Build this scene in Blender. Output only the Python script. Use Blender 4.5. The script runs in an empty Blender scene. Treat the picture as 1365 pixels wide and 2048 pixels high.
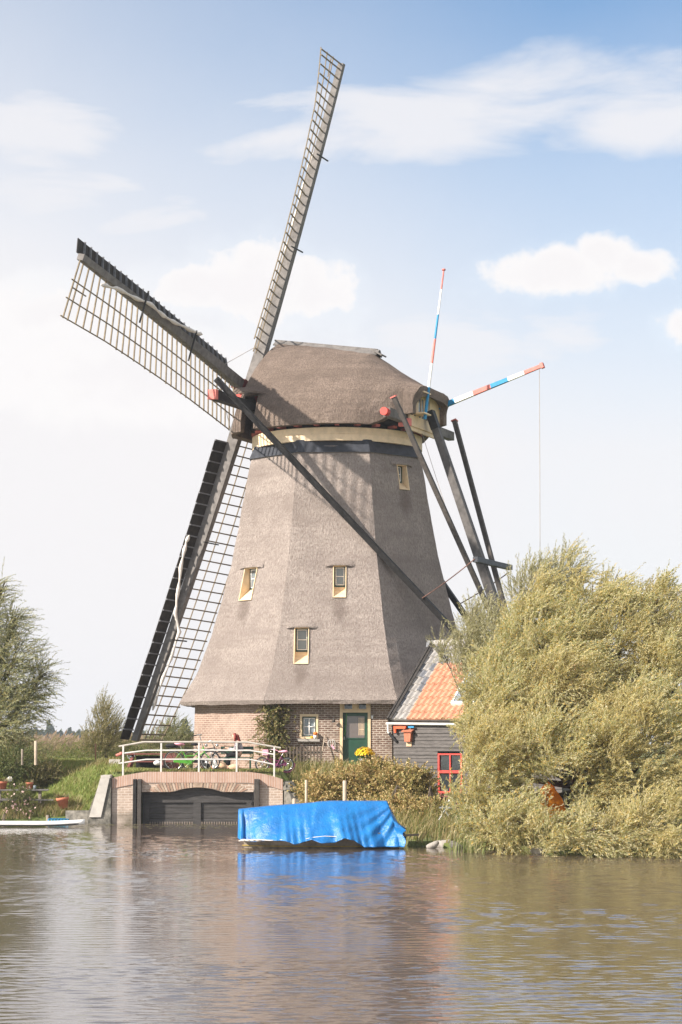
import bpy, bmesh, math, random
import numpy as np
from math import sin, cos, pi, radians, sqrt, atan2
from mathutils import Vector, Matrix

scene = bpy.context.scene
COL = scene.collection
rnd = random.Random(7)
RNG = np.random.default_rng(11)

# ------------------------------------------------------------------ camera
F_PX, HORIZON, EYE = 4340.0, 1485.0, 2.73          # photograph is 1365 x 2048
PITCH = math.atan((HORIZON - 1024.0) / F_PX)
cam_d = bpy.data.cameras.new('camera')
cam = bpy.data.objects.new('camera', cam_d)
COL.objects.link(cam)
cam.location = (0, 0, EYE)
cam.rotation_euler = (pi / 2 + PITCH, 0, 0)
cam_d.sensor_fit = 'VERTICAL'
cam_d.sensor_height = 36.0
cam_d.lens = 36.0 * F_PX / 2048.0
cam_d.clip_start = 0.5
cam_d.clip_end = 9000
scene.camera = cam
scene.render.resolution_x, scene.render.resolution_y = 682, 1024
scene.view_settings.view_transform = 'Standard'
scene.view_settings.look = 'None'
scene.view_settings.exposure = 1.03
scene.view_settings.gamma = 1.0

def ray(px, py):
    Fw = Vector((0, cos(PITCH), sin(PITCH))); U = Vector((0, -sin(PITCH), cos(PITCH)))
    return Fw + Vector((1, 0, 0)) * ((px - 682.5) / F_PX) + U * ((1024 - py) / F_PX)
def at(px, py, Y=None, z=None):
    """the point in the world seen at a photograph pixel, at a known distance Y or height z"""
    d = ray(px, py)
    t = Y / d.y if Y is not None else (z - EYE) / d.z
    return Vector((0, 0, EYE)) + d * t

# ------------------------------------------------------------------ sun and sky
SUN_AZ, SUN_EL = radians(60), radians(31)           # azimuth: to the left of the line from the mill to the camera
sun_vec = Vector((-sin(SUN_AZ) * cos(SUN_EL), -cos(SUN_AZ) * cos(SUN_EL), sin(SUN_EL)))
sl = bpy.data.lights.new('sun', 'SUN')
sl.energy = 4.6
sl.angle = radians(0.9)
sl.color = (1.0, 0.915, 0.81)
so = bpy.data.objects.new('sun', sl)
COL.objects.link(so)
so.rotation_euler = (-sun_vec).to_track_quat('-Z', 'Y').to_euler()
so.location = (-40, -20, 60)

world = bpy.data.worlds.new('World')
scene.world = world
world.use_nodes = True
wt = world.node_tree
wt.nodes.clear()
class NT:
    """small node-tree writer"""
    def __init__(s, nt): s.nt = nt
    def n(s, t, **kw):
        nd = s.nt.nodes.new(t)
        for k, v in kw.items(): setattr(nd, k, v)
        return nd
    def link(s, a, b): s.nt.links.new(a, b)
    def math(s, op, a, b=None, c=None, clamp=False):
        nd = s.n('ShaderNodeMath', operation=op); nd.use_clamp = clamp
        for i, v in enumerate((a, b, c)):
            if v is None: continue
            if hasattr(v, 'type') and hasattr(v, 'node'): s.link(v, nd.inputs[i])
            else: nd.inputs[i].default_value = v
        return nd.outputs[0]
    def noise(s, vec, scale, detail=4, rough=0.5, dist=0.0, color=False):
        nd = s.n('ShaderNodeTexNoise')
        if vec is not None: s.link(vec, nd.inputs['Vector'])
        nd.inputs['Scale'].default_value = scale; nd.inputs['Detail'].default_value = detail
        nd.inputs['Roughness'].default_value = rough; nd.inputs['Distortion'].default_value = dist
        return nd.outputs['Color'] if color else nd.outputs['Fac']
    def mapr(s, v, a, b, c=0.0, d=1.0, smooth=False):
        nd = s.n('ShaderNodeMapRange'); nd.clamp = True
        if smooth: nd.interpolation_type = 'SMOOTHSTEP'
        s.link(v, nd.inputs['Value'])
        for k, x in zip(('From Min', 'From Max', 'To Min', 'To Max'), (a, b, c, d)): nd.inputs[k].default_value = x
        return nd.outputs['Result']
    def mix(s, fac, a, b, blend='MIX'):
        nd = s.n('ShaderNodeMix', data_type='RGBA', blend_type=blend)
        for sock, v in ((nd.inputs[0], fac), (nd.inputs[6], a), (nd.inputs[7], b)):
            if hasattr(v, 'type') and hasattr(v, 'node'): s.link(v, sock)
            elif isinstance(v, (int, float)): sock.default_value = v
            else: sock.default_value = (*v, 1) if len(v) == 3 else v
        return nd.outputs[2]
    def mapping(s, vec, scale=(1, 1, 1), loc=(0, 0, 0), rot=(0, 0, 0)):
        nd = s.n('ShaderNodeMapping'); s.link(vec, nd.inputs['Vector'])
        nd.inputs['Scale'].default_value = scale; nd.inputs['Location'].default_value = loc; nd.inputs['Rotation'].default_value = rot
        return nd.outputs['Vector']

W = NT(wt)
sky = W.n('ShaderNodeTexSky', sky_type='NISHITA')
sky.sun_disc = False
sky.sun_elevation = SUN_EL
sky.sun_rotation = atan2(sun_vec.x, sun_vec.y)
sky.air_density = 1.0; sky.dust_density = 0.2; sky.ozone_density = 2.0
tc = W.n('ShaderNodeTexCoord')
sx = W.n('ShaderNodeSeparateXYZ'); W.link(tc.outputs['Generated'], sx.inputs[0])
yy = W.math('MAXIMUM', sx.outputs['Y'], 0.15)
uu = W.math('DIVIDE', sx.outputs['X'], yy)
vv = W.math('DIVIDE', sx.outputs['Z'], yy)
cmb = W.n('ShaderNodeCombineXYZ'); W.link(uu, cmb.inputs[0]); W.link(vv, cmb.inputs[1])
uvw = cmb.outputs[0]
nz = W.noise(uvw, 42, 7, 0.58)                       # puffy edges
nz2 = W.noise(W.mapping(uvw, (9, 30, 1), rot=(0, 0, 0.25)), 1.0, 6, 0.6, 0.4)   # wispy streaks
nz3 = W.noise(uvw, 90, 4, 0.6)
def cloud_blob(px, py, rx, ry, rot=0.0):
    d = ray(px, py); u0, v0 = d.x / d.y, d.z / d.y
    a = W.math('SUBTRACT', uu, u0); b = W.math('SUBTRACT', vv, v0)
    c, s = cos(rot), sin(rot)
    a2 = W.math('ADD', W.math('MULTIPLY', a, c), W.math('MULTIPLY', b, s))
    b2 = W.math('SUBTRACT', W.math('MULTIPLY', b, c), W.math('MULTIPLY', a, s))
    a2 = W.math('DIVIDE', a2, rx / F_PX); b2 = W.math('DIVIDE', b2, ry / F_PX)
    q = W.math('ADD', W.math('MULTIPLY', a2, a2), W.math('MULTIPLY', b2, b2))
    return W.math('SUBTRACT', 1.0, W.math('SQRT', q))          # 1 in the centre, 0 on the rim
# heaped white clouds
def smax(a, b): return W.math('MAXIMUM', a, b)
cum = cloud_blob(512, 572, 215, 128, 0.0)
for args in ((390, 570, 170, 75), (640, 590, 120, 95), (1120, 542, 225, 78, 0.12), (1205, 512, 105, 66), (1275, 535, 100, 50), (120, 620, 200, 90), (1420, 640, 140, 60, 0.2), (300, 740, 420, 130)):
    cum = smax(cum, cloud_blob(*args))
cumd = W.math('ADD', cum, W.math('MULTIPLY', W.math('SUBTRACT', nz, 0.5), 1.2))
cumd = W.math('ADD', cumd, W.math('MULTIPLY', W.math('SUBTRACT', nz3, 0.5), 0.5))
cumulus = W.mapr(cumd, -0.12, 0.55, 0.0, 1.0, True)
# soft high veil
veil = cloud_blob(830, 235, 620, 105, 0.12)
for args in ((1330, 250, 330, 90), (60, 420, 360, 150), (40, 270, 330, 130), (560, 270, 300, 60, 0.25), (260, 440, 250, 60, 0.2), (900, 690, 300, 110), (1180, 680, 280, 100)):
    veil = smax(veil, cloud_blob(*args))
veild = W.math('ADD', veil, W.math('MULTIPLY', W.math('SUBTRACT', nz2, 0.5), 2.2))
cirrus = W.mapr(veild, -0.35, 0.8, 0.0, 0.85, True)
v_of = lambda py: (ray(682, py).z / ray(682, py).y)
low = W.mapr(vv, v_of(900), v_of(-40), 1.0, 0.0)
hazelow = W.math('MULTIPLY', W.math('POWER', low, 1.1), 0.88)
thin = W.math('MULTIPLY', W.mapr(W.noise(uvw, 7, 4, 0.5), 0.35, 0.7), 0.3)
right_blue = W.mapr(uu, -0.16, 0.10, 0.42, 0.0)       # the sky is paler towards the sun on the left
cov = smax(smax(cumulus, cirrus), W.math('ADD', hazelow, right_blue, clamp=True))
cov = W.math('ADD', cov, W.math('MULTIPLY', thin, 0.25), clamp=True)
high = W.math('MULTIPLY', W.mapr(vv, v_of(-60), v_of(-700), 0.0, 1.0, True), W.mapr(nz2, .3, .65, .45, .95))   # thicker cloud overhead
cov = W.math('MAXIMUM', cov, high)
# brightness inside the cloud: white tops, faintly violet bodies
body = W.mix(W.mapr(cumd, 0.2, 0.75), (0.50, 0.49, 0.487), (0.47, 0.458, 0.462))
veilc = W.mix(cumulus, (0.462, 0.452, 0.458), body)
skyc = W.mix(1.0, sky.outputs[0], (0.067, 0.078, 0.083), 'MULTIPLY')
outc = W.mix(cov, skyc, veilc)
back_u = W.mapr(sx.outputs['Y'], -0.2, 0.2)           # behind the camera: an even, lightly clouded sky
outc = W.mix(back_u, W.mix(0.72, skyc, (0.56, 0.555, 0.56)), outc)
bg = W.n('ShaderNodeBackground'); W.link(outc, bg.inputs['Color']); bg.inputs['Strength'].default_value = 1.0
wo = W.n('ShaderNodeOutputWorld'); W.link(bg.outputs[0], wo.inputs['Surface'])

# ------------------------------------------------------------------ materials
def new_mat(name):
    m = bpy.data.materials.new(name); m.use_nodes = True
    t = NT(m.node_tree); b = m.node_tree.nodes['Principled BSDF']
    return m, t, b
def mat(name, col, rough=0.8, var=0.25, scale=6.0, bump=0.0, bscale=40.0, metal=0.0, col2=None, stretch=(1, 1, 1), spec=0.4, detail=5):
    m, t, b = new_mat(name)
    c = t.n('ShaderNodeTexCoord').outputs['Object']
    v = t.mapping(c, stretch)
    f = t.mapr(t.noise(v, scale, detail, 0.6), 0.3, 0.7)
    c2 = col2 if col2 else tuple(min(1, x * (1 + var)) for x in col)
    c1 = col if col2 else tuple(x * (1 - var) for x in col)
    t.link(t.mix(f, c1, c2), b.inputs['Base Color'])
    b.inputs['Roughness'].default_value = rough; b.inputs['Metallic'].default_value = metal
    b.inputs['Specular IOR Level'].default_value = spec
    if bump:
        bp = t.n('ShaderNodeBump'); bp.inputs['Strength'].default_value = bump; bp.inputs['Distance'].default_value = 0.03
        t.link(t.noise(v, bscale, 4, 0.6), bp.inputs['Height']); t.link(bp.outputs[0], b.inputs['Normal'])
    return m

STAINS = []
def thatch_mat(name, ca, cb, cstain):
    m, t, b = new_mat(name)
    c = t.n('ShaderNodeTexCoord').outputs['Object']
    fine = t.noise(t.mapping(c, (1.2, 1.2, 0.5)), 17, 5, 0.8)
    mid = t.noise(c, 1.1, 5, 0.6)
    course = t.noise(t.mapping(c, (0.12, 0.12, 1.6)), 1.0, 3, 0.5)
    streak = t.noise(t.mapping(c, (1.6, 1.6, 0.18)), 1.0, 4, 0.6)
    base = t.mix(t.mapr(fine, 0.36, 0.66), ca, cb)
    base = t.mix(t.math('MULTIPLY', t.mapr(mid, 0.42, 0.72), 0.55), base, cstain)
    base = t.mix(t.math('MULTIPLY', t.mapr(course, 0.45, 0.6), 0.38), base, cstain)
    base = t.mix(t.math('MULTIPLY', t.mapr(streak, 0.5, 0.75), 0.3), base, cstain)
    layer = t.noise(t.mapping(c, (0.9, 0.9, 7.0)), 1.0, 4, 0.65)
    base = t.mix(t.math('MULTIPLY', t.mapr(layer, 0.52, 0.70), 0.38), base, cstain)
    t.link(base, b.inputs['Base Color']); b.inputs['Roughness'].default_value = 0.95
    b.inputs['Specular IOR Level'].default_value = 0.15
    bp = t.n('ShaderNodeBump'); bp.inputs['Strength'].default_value = 1.0; bp.inputs['Distance'].default_value = 0.12
    h = t.math('ADD', fine, t.math('MULTIPLY', t.noise(t.mapping(c, (1, 1, .6)), 42, 3, 0.7), 0.6))
    t.link(h, bp.inputs['Height']); t.link(bp.outputs[0], b.inputs['Normal'])
    return m

def brick_mat(name, c1, c2, mortar, pale=None, palefac=0.0, bw=0.22, rh=0.068, ms=0.010, dirt=0.5, zfade=None):
    m, t, b = new_mat(name)
    uv = t.n('ShaderNodeTexCoord').outputs['UV']
    ob = t.n('ShaderNodeTexCoord').outputs['Object']
    wob = t.mix(0.004, uv, t.noise(ob, 6, 2, .5, color=True), 'ADD')
    br = t.n('ShaderNodeTexBrick'); t.link(wob, br.inputs['Vector'])
    br.inputs['Scale'].default_value = 1.0
    br.inputs['Brick Width'].default_value = bw; br.inputs['Row Height'].default_value = rh
    br.inputs['Mortar Size'].default_value = ms; br.inputs['Mortar Smooth'].default_value = 0.2; br.inputs['Bias'].default_value = -0.1
    br.inputs['Color1'].default_value = (*c1, 1); br.inputs['Color2'].default_value = (*c2, 1); br.inputs['Mortar'].default_value = (*mortar, 1)
    n1 = t.noise(ob, 0.9, 6, 0.62); n2 = t.noise(ob, 3.4, 5, 0.6)
    c = br.outputs['Color']
    if zfade:                                            # wet, weedy line just above the water
        sp_ = t.n('ShaderNodeSeparateXYZ'); t.link(ob, sp_.inputs[0])
        wet = t.mapr(t.math('ADD', sp_.outputs[2], t.math('MULTIPLY', n2, -0.5)), zfade - .35, zfade - .1, 0.85, 0.0)
        c = t.mix(wet, c, (.06, .06, .035))
    c = t.mix(t.math('MULTIPLY', t.mapr(n2, 0.45, 0.72), dirt), c, tuple(x * 0.42 for x in c1))
    if pale: c = t.mix(t.math('MULTIPLY', t.mapr(n1, 0.40, 0.66), palefac), c, pale)
    t.link(c, b.inputs['Base Color']); b.inputs['Roughness'].default_value = 0.9; b.inputs['Specular IOR Level'].default_value = 0.2
    bp = t.n('ShaderNodeBump'); bp.inputs['Strength'].default_value = 0.6; bp.inputs['Distance'].default_value = 0.012; bp.invert = True
    t.link(t.math('ADD', br.outputs['Fac'], t.math('MULTIPLY', t.noise(ob, 30, 3, .6), -0.6)), bp.inputs['Height']); t.link(bp.outputs[0], b.inputs['Normal'])
    return m

def leaf_mat(name, cols, trans=0.35, rough=0.55, clump=0.5, patch=None, patch_scale=0.5, spec=0.35):
    """cols: leaf colours picked leaf by leaf; patch: a colour some whole boughs have turned to"""
    m, t, b = new_mat(name)
    g = t.n('ShaderNodeNewGeometry').outputs['Random Per Island']
    ob = t.n('ShaderNodeTexCoord').outputs['Object']
    rp = t.n('ShaderNodeValToRGB'); rp.color_ramp.interpolation = 'CONSTANT'
    el = rp.color_ramp.elements
    while len(el) < len(cols): el.new(0.5)
    for i, c in enumerate(cols): el[i].position = i / len(cols); el[i].color = (*c, 1)
    t.link(g, rp.inputs[0]); c = rp.outputs[0]
    if patch:
        f = t.mapr(t.noise(ob, patch_scale, 4, 0.55), 0.44, 0.62, 0, clump)
        c = t.mix(f, c, patch)
    t.link(c, b.inputs['Base Color']); b.inputs['Roughness'].default_value = rough
    b.inputs['Specular IOR Level'].default_value = spec
    tr = t.n('ShaderNodeBsdfTranslucent'); t.link(t.mix(1.0, c, (1.0, 1.0, .75), 'MULTIPLY'), tr.inputs['Color'])
    mx = t.n('ShaderNodeMixShader'); mx.inputs[0].default_value = trans
    t.link(b.outputs[0], mx.inputs[1]); t.link(tr.outputs[0], mx.inputs[2])
    t.link(mx.outputs[0], m.node_tree.nodes['Material Output'].inputs['Surface'])
    return m

def glass_mat(name, col=(0.03, 0.035, 0.04), rough=0.06):
    m, t, b = new_mat(name)
    b.inputs['Base Color'].default_value = (*col, 1); b.inputs['Roughness'].default_value = rough
    b.inputs['Specular IOR Level'].default_value = 0.9
    ob = t.n('ShaderNodeTexCoord').outputs['Object']
    bp = t.n('ShaderNodeBump'); bp.inputs['Strength'].default_value = 0.12; bp.inputs['Distance'].default_value = 0.02
    t.link(t.noise(ob, 5, 2, .5), bp.inputs['Height']); t.link(bp.outputs[0], b.inputs['Normal'])
    return m

M = {}
M['thatch'] = thatch_mat('thatch', (0.29, 0.237, 0.208), (0.63, 0.545, 0.495), (0.30, 0.247, 0.22))
M['thatch_cap'] = thatch_mat('thatch_cap', (0.175, 0.13, 0.104), (0.45, 0.355, 0.295), (0.16, 0.122, 0.10))
M['black_wood'] = mat('black_wood', (0.017, 0.016, 0.016), 0.6, 0.5, 9, 0.3, 30, spec=0.3)
M['pole_wood'] = mat('pole_wood', (0.055, 0.05, 0.048), 0.75, 0.4, 4, 0.3, 30, col2=(0.13, 0.12, 0.115))
M['grey_wood'] = mat('grey_wood', (0.15, 0.138, 0.13), 0.8, 0.35, 4, 0.3, 30)
M['dark_wood'] = mat('dark_wood', (0.06, 0.052, 0.046), 0.8, 0.4, 5, 0.3, 30)
M['tar_board'] = mat('tar_board', (0.02, 0.0155, 0.012), 0.75, 0.6, 7, 0.4, 40)
M['batten'] = mat('batten', (0.14, 0.14, 0.15), 0.8, 0.3, 8)
M['lath'] = mat('lath', (0.19, 0.15, 0.10), 0.8, 0.35, 5)
M['cream'] = mat('cream', (0.72, 0.55, 0.35), 0.6, 0.12, 5, 0.1, 30)
M['cream_pale'] = mat('cream_pale', (0.74, 0.575, 0.385), 0.65, 0.14, 4, 0.1, 30)
M['bitumen'] = mat('bitumen', (0.028, 0.031, 0.04), 0.5, 0.45, 5, 0.2, 12, spec=0.4)
M['red_paint'] = mat('red_paint', (0.58, 0.055, 0.04), 0.5, 0.2, 6)
M['pink_red'] = mat('pink_red', (0.62, 0.18, 0.15), 0.6, 0.2, 6)
M['white_paint'] = mat('white_paint', (0.8, 0.79, 0.77), 0.45, 0.06, 6)
M['blue_paint'] = mat('blue_paint', (0.015, 0.23, 0.45), 0.5, 0.15, 6)
M['green_paint'] = mat('green_paint', (0.016, 0.062, 0.038), 0.42, 0.15, 5, spec=0.5)
M['dkgreen'] = mat('dkgreen', (0.02, 0.06, 0.05), 0.45, 0.15, 5)
M['cloth'] = mat('cloth', (0.62, 0.58, 0.54), 0.95, 0.15, 6, 0.4, 14)
M['rope'] = mat('rope', (0.33, 0.29, 0.25), 0.9, 0.2, 20)
M['chain'] = mat('chain', (0.17, 0.09, 0.07), 0.7, 0.3, 25, metal=0.3)
M['iron'] = mat('iron', (0.05, 0.05, 0.055), 0.5, 0.3, 12, metal=0.6)
M['glass'] = glass_mat('glass')
M['glass_pale'] = glass_mat('glass_pale', (0.16, 0.19, 0.21), 0.12)
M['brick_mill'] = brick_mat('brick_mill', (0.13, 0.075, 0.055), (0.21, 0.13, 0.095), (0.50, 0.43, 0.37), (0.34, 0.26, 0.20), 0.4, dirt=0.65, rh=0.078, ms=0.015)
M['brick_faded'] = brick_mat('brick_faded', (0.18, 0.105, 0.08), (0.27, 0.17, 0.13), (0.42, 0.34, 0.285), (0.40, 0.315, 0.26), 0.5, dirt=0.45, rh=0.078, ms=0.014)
M['brick_lock'] = brick_mat('brick_lock', (0.34, 0.24, 0.18), (0.46, 0.345, 0.27), (0.55, 0.47, 0.40), (0.54, 0.45, 0.39), 0.6, dirt=0.35, bw=0.24, rh=0.085, ms=0.015, zfade=0.35)
M['coping'] = brick_mat('coping', (0.40, 0.25, 0.19), (0.48, 0.33, 0.26), (0.50, 0.41, 0.35), None, 0, bw=0.082, rh=0.4, ms=0.010, dirt=0.25)
M['voussoir'] = mat('voussoir', (0.37, 0.27, 0.20), 0.9, 0.35, 5, 0.3, 30)
M['stone'] = mat('stone', (0.34, 0.31, 0.28), 0.9, 0.3, 3, 0.4, 14)
M['mossy'] = mat('mossy', (0.05, 0.05, 0.04), 0.95, 0.5, 5, 0.8, 12, col2=(0.24, 0.22, 0.19))
M['concrete'] = mat('concrete', (0.47, 0.44, 0.40), 0.9, 0.15, 4, 0.2, 20)
M['gate_wood'] = mat('gate_wood', (0.028, 0.026, 0.026), 0.75, 0.5, 5, 0.4, 25, col2=(0.075, 0.07, 0.068), stretch=(0.4, 1, 3))
M['white_metal'] = mat('white_metal', (0.58, 0.565, 0.54), 0.4, 0.08, 5)
M['rail_top'] = mat('rail_top', (0.42, 0.385, 0.34), 0.6, 0.15, 5)
M['soil'] = mat('soil', (0.09, 0.07, 0.045), 0.95, 0.4, 3, 0.5, 10)
M['terracotta'] = mat('terracotta', (0.44, 0.15, 0.085), 0.85, 0.2, 8)
M['bark'] = mat('bark', (0.085, 0.065, 0.05), 0.95, 0.4, 8, 0.6, 20)
M['twig'] = mat('twig', (0.16, 0.12, 0.075), 0.9, 0.3, 10)
M['old_wood'] = mat('old_wood', (0.23, 0.19, 0.155), 0.85, 0.3, 6, 0.3, 30)
M['post_wood'] = mat('post_wood', (0.42, 0.34, 0.26), 0.85, 0.2, 6, 0.3, 30)
M['rubber'] = mat('rubber', (0.018, 0.018, 0.019), 0.8, 0.3, 12)
M['chrome'] = mat('chrome', (0.6, 0.6, 0.6), 0.25, 0.1, 12, metal=1.0)
M['lime'] = mat('lime', (0.075, 0.29, 0.03), 0.4, 0.1, 10)
M['pink'] = mat('pink', (0.75, 0.35, 0.45), 0.7, 0.2, 20)
M['purple'] = mat('purple', (0.13, 0.012, 0.07), 0.4, 0.15, 10)
M['orange'] = mat('orange', (0.80, 0.20, 0.02), 0.6, 0.15, 8)
M['yellow'] = mat('yellow', (0.75, 0.42, 0.02), 0.6, 0.15, 12)
M['tile_orange'] = mat('tile_orange', (0.42, 0.19, 0.115), 0.85, 0.25, 3.5, 0.2, 30, col2=(0.66, 0.335, 0.21))
M['tile_grey'] = mat('tile_grey', (0.33, 0.31, 0.29), 0.75, 0.22, 6, 0.2, 30)
M['tile_slate'] = mat('tile_slate', (0.17, 0.175, 0.19), 0.75, 0.22, 6, 0.2, 30)
M['shed_wood'] = mat('shed_wood', (0.085, 0.075, 0.07), 0.7, 0.35, 4, 0.3, 20, stretch=(1, 1, 4))
M['verge'] = mat('verge', (0.035, 0.03, 0.027), 0.7, 0.4, 5)
M['zinc'] = mat('zinc', (0.36, 0.37, 0.38), 0.5, 0.2, 6, metal=0.4)
M['skin'] = mat('skin', (0.56, 0.34, 0.25), 0.55, 0.06, 10)
M['red_hair'] = mat('red_hair', (0.19, 0.022, 0.014), 0.5, 0.45, 30, stretch=(3, 3, .5))
M['jacket'] = mat('jacket', (0.06, 0.055, 0.085), 0.9, 0.1, 14, col2=(0.62, 0.55, 0.56), detail=2)
M['black_cloth'] = mat('black_cloth', (0.014, 0.014, 0.017), 0.9, 0.3, 20)
M['tan'] = mat('tan', (0.58, 0.40, 0.26), 0.9, 0.2, 12)
M['rust'] = mat('rust', (0.30, 0.16, 0.10), 0.9, 0.3, 9)
M['picket_wood'] = mat('picket_wood', (0.105, 0.08, 0.06), 0.85, 0.3, 6)
M['root_red'] = mat('root_red', (0.17, 0.03, 0.025), 0.6, 0.4, 5)
M['maroon'] = mat('maroon', (0.19, 0.06, 0.05), 0.75, 0.3, 6)

# ------------------------------------------------------------------ helpers
def root_loc(o):
    v = Vector((0, 0, 0))
    while o is not None:
        v += Vector(o.location); o = o.parent
    return v
class MB:
    """collects shapes in world space; build() links them as ONE mesh object"""
    def __init__(s): s.v = []; s.f = []; s.mi = []; s.uv = []; s.sm = []
    def add(s, vs, fs, mi=0, uvs=None, smooth=False):
        o = len(s.v); s.v += [tuple(p) for p in vs]
        for k, f in enumerate(fs):
            s.f.append(tuple(o + i for i in f)); s.mi.append(mi); s.sm.append(smooth)
            s.uv.append(uvs[k] if uvs else [(0, 0)] * len(f))
        return s
    def hexa(s, p, mi=0):
        """8 corners: bottom ring 0-3, top ring 4-7"""
        fs = [(3, 2, 1, 0), (4, 5, 6, 7), (0, 1, 5, 4), (1, 2, 6, 5), (2, 3, 7, 6), (3, 0, 4, 7)]
        uvs = []
        for f in fs:
            a, b_, c = (Vector(p[i]) for i in f[:3]); d = Vector(p[f[3]])
            l = (b_ - a).length; h = (d - a).length
            n = (b_ - a).cross(d - a)
            ax_ = a.x if abs(n.y) >= abs(n.x) else a.y
            uvs.append([(ax_, a.z), (ax_ + l, a.z), (ax_ + l, a.z + h), (ax_, a.z + h)])
        return s.add(p, fs, mi, uvs)
    def box(s, c, size, X=(1, 0, 0), Y=(0, 1, 0), Z=(0, 0, 1), mi=0):
        c = Vector(c); X = Vector(X) * (size[0] / 2); Y = Vector(Y) * (size[1] / 2); Z = Vector(Z) * (size[2] / 2)
        return s.hexa([c - X - Y - Z, c + X - Y - Z, c + X + Y - Z, c - X + Y - Z, c - X - Y + Z, c + X - Y + Z, c + X + Y + Z, c - X + Y + Z], mi)
    def beam(s, p0, p1, w, h, up=(0, 0, 1), mi=0, w1=None, h1=None):
        p0 = Vector(p0); p1 = Vector(p1); d = (p1 - p0).normalized(); up = Vector(up)
        X = d.cross(up)
        if X.length < 1e-4: X = d.cross(Vector((1, 0, 0)))
        X.normalize(); Z = X.cross(d).normalized()
        w1 = w if w1 is None else w1; h1 = h if h1 is None else h1
        r0 = [p0 - X * w / 2 - Z * h / 2, p0 + X * w / 2 - Z * h / 2, p0 + X * w / 2 + Z * h / 2, p0 - X * w / 2 + Z * h / 2]
        r1 = [p1 - X * w1 / 2 - Z * h1 / 2, p1 + X * w1 / 2 - Z * h1 / 2, p1 + X * w1 / 2 + Z * h1 / 2, p1 - X * w1 / 2 + Z * h1 / 2]
        return s.hexa(r0 + r1, mi)
    def tube(s, pts, r, n=8, mi=0, cap=True, smooth=True):
        pts = [Vector(p) for p in pts]; m = len(pts)
        rs = r if hasattr(r, '__len__') else [r] * m
        vs = []; fs = []
        X = None
        for i, p in enumerate(pts):
            d = (pts[min(i + 1, m - 1)] - pts[max(i - 1, 0)]).normalized()
            if X is None:
                X = d.cross(Vector((0, 0, 1)))
                if X.length < 1e-3: X = d.cross(Vector((1, 0, 0)))
            X = (X - d * X.dot(d)).normalized(); Yv = d.cross(X)
            for k in range(n):
                a = 2 * pi * k / n
                vs.append(p + (X * cos(a) + Yv * sin(a)) * rs[i])
        for i in range(m - 1):
            for k in range(n):
                k2 = (k + 1) % n
                fs.append((i * n + k, i * n + k2, (i + 1) * n + k2, (i + 1) * n + k))
        s.add(vs, fs, mi, None, smooth)
        if cap:
            s.add(vs[:n], [tuple(range(n))[::-1]], mi); s.add(vs[-n:], [tuple(range(n))], mi)
        return s
    def lathe(s, prof, c, n=20, mi=0, smooth=True, jit=0):
        c = Vector(c); vs = []; fs = []
        for (r, z) in prof:
            for k in range(n):
                a = 2 * pi * k / n
                vs.append(c + Vector((r * cos(a), r * sin(a), z)))
        for i in range(len(prof) - 1):
            for k in range(n):
                k2 = (k + 1) % n
                fs.append((i * n + k, i * n + k2, (i + 1) * n + k2, (i + 1) * n + k))
        return s.add(vs, fs, mi, None, smooth)
    def torus(s, c, N, R, r, n=28, m=6, mi=0, a0=0.0, a1=2 * pi):
        c = Vector(c); N = Vector(N).normalized(); X = N.cross(Vector((0, 0, 1)))
        if X.length < 1e-3: X = Vector((1, 0, 0))
        X.normalize(); Yv = N.cross(X)
        full = abs(a1 - a0 - 2 * pi) < 1e-3
        cnt = n if full else n + 1
        vs = []; fs = []
        for i in range(cnt):
            a = a0 + (a1 - a0) * i / n; d = X * cos(a) + Yv * sin(a)
            for k in range(m):
                b_ = 2 * pi * k / m
                vs.append(c + d * (R + r * cos(b_)) + N * (r * sin(b_)))
        for i in range(n):
            i2 = (i + 1) % cnt
            for k in range(m):
                k2 = (k + 1) % m
                fs.append((i * m + k, i * m + k2, i2 * m + k2, i2 * m + k))
        return s.add(vs, fs, mi, None, True)
    def ball(s, c, r, n=12, mi=0, sc=(1, 1, 1)):
        prof = [(max(1e-4, sin(pi * i / 8)), -cos(pi * i / 8)) for i in range(9)]
        c = Vector(c); vs = []; fs = []
        for (q, z) in prof:
            for k in range(n):
                a = 2 * pi * k / n
                vs.append(c + Vector((q * cos(a) * r * sc[0], q * sin(a) * r * sc[1], z * r * sc[2])))
        for i in range(8):
            for k in range(n):
                k2 = (k + 1) % n
                fs.append((i * n + k, i * n + k2, (i + 1) * n + k2, (i + 1) * n + k))
        return s.add(vs, fs, mi, None, True)
    def build(s, name, mats, parent=None, origin=None, bevel=0):
        off = Vector(origin) if origin is not None else (root_loc(parent) if parent is not None else Vector((0, 0, 0)))
        me = bpy.data.meshes.new(name)
        me.from_pydata([tuple(Vector(p) - off) for p in s.v], [], s.f)
        mats = mats if isinstance(mats, (list, tuple)) else [mats]
        for m in mats: me.materials.append(M[m] if isinstance(m, str) else m)
        me.polygons.foreach_set('material_index', s.mi)
        me.polygons.foreach_set('use_smooth', s.sm)
        uvl = me.uv_layers.new(name='UVMap')
        flat = [c for f in s.uv for p in f for c in p]
        uvl.data.foreach_set('uv', flat)
        me.update()
        if len(s.f) < 30000:
            bm_ = bmesh.new(); bm_.from_mesh(me); bmesh.ops.recalc_face_normals(bm_, faces=bm_.faces); bm_.to_mesh(me); bm_.free()
        o = bpy.data.objects.new(name, me); COL.objects.link(o)
        if parent is not None: o.parent = parent
        elif origin is not None: o.location = origin
        if bevel:
            md = o.modifiers.new('bevel', 'BEVEL'); md.width = bevel; md.segments = 2; md.limit_method = 'ANGLE'
        return o
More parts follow.
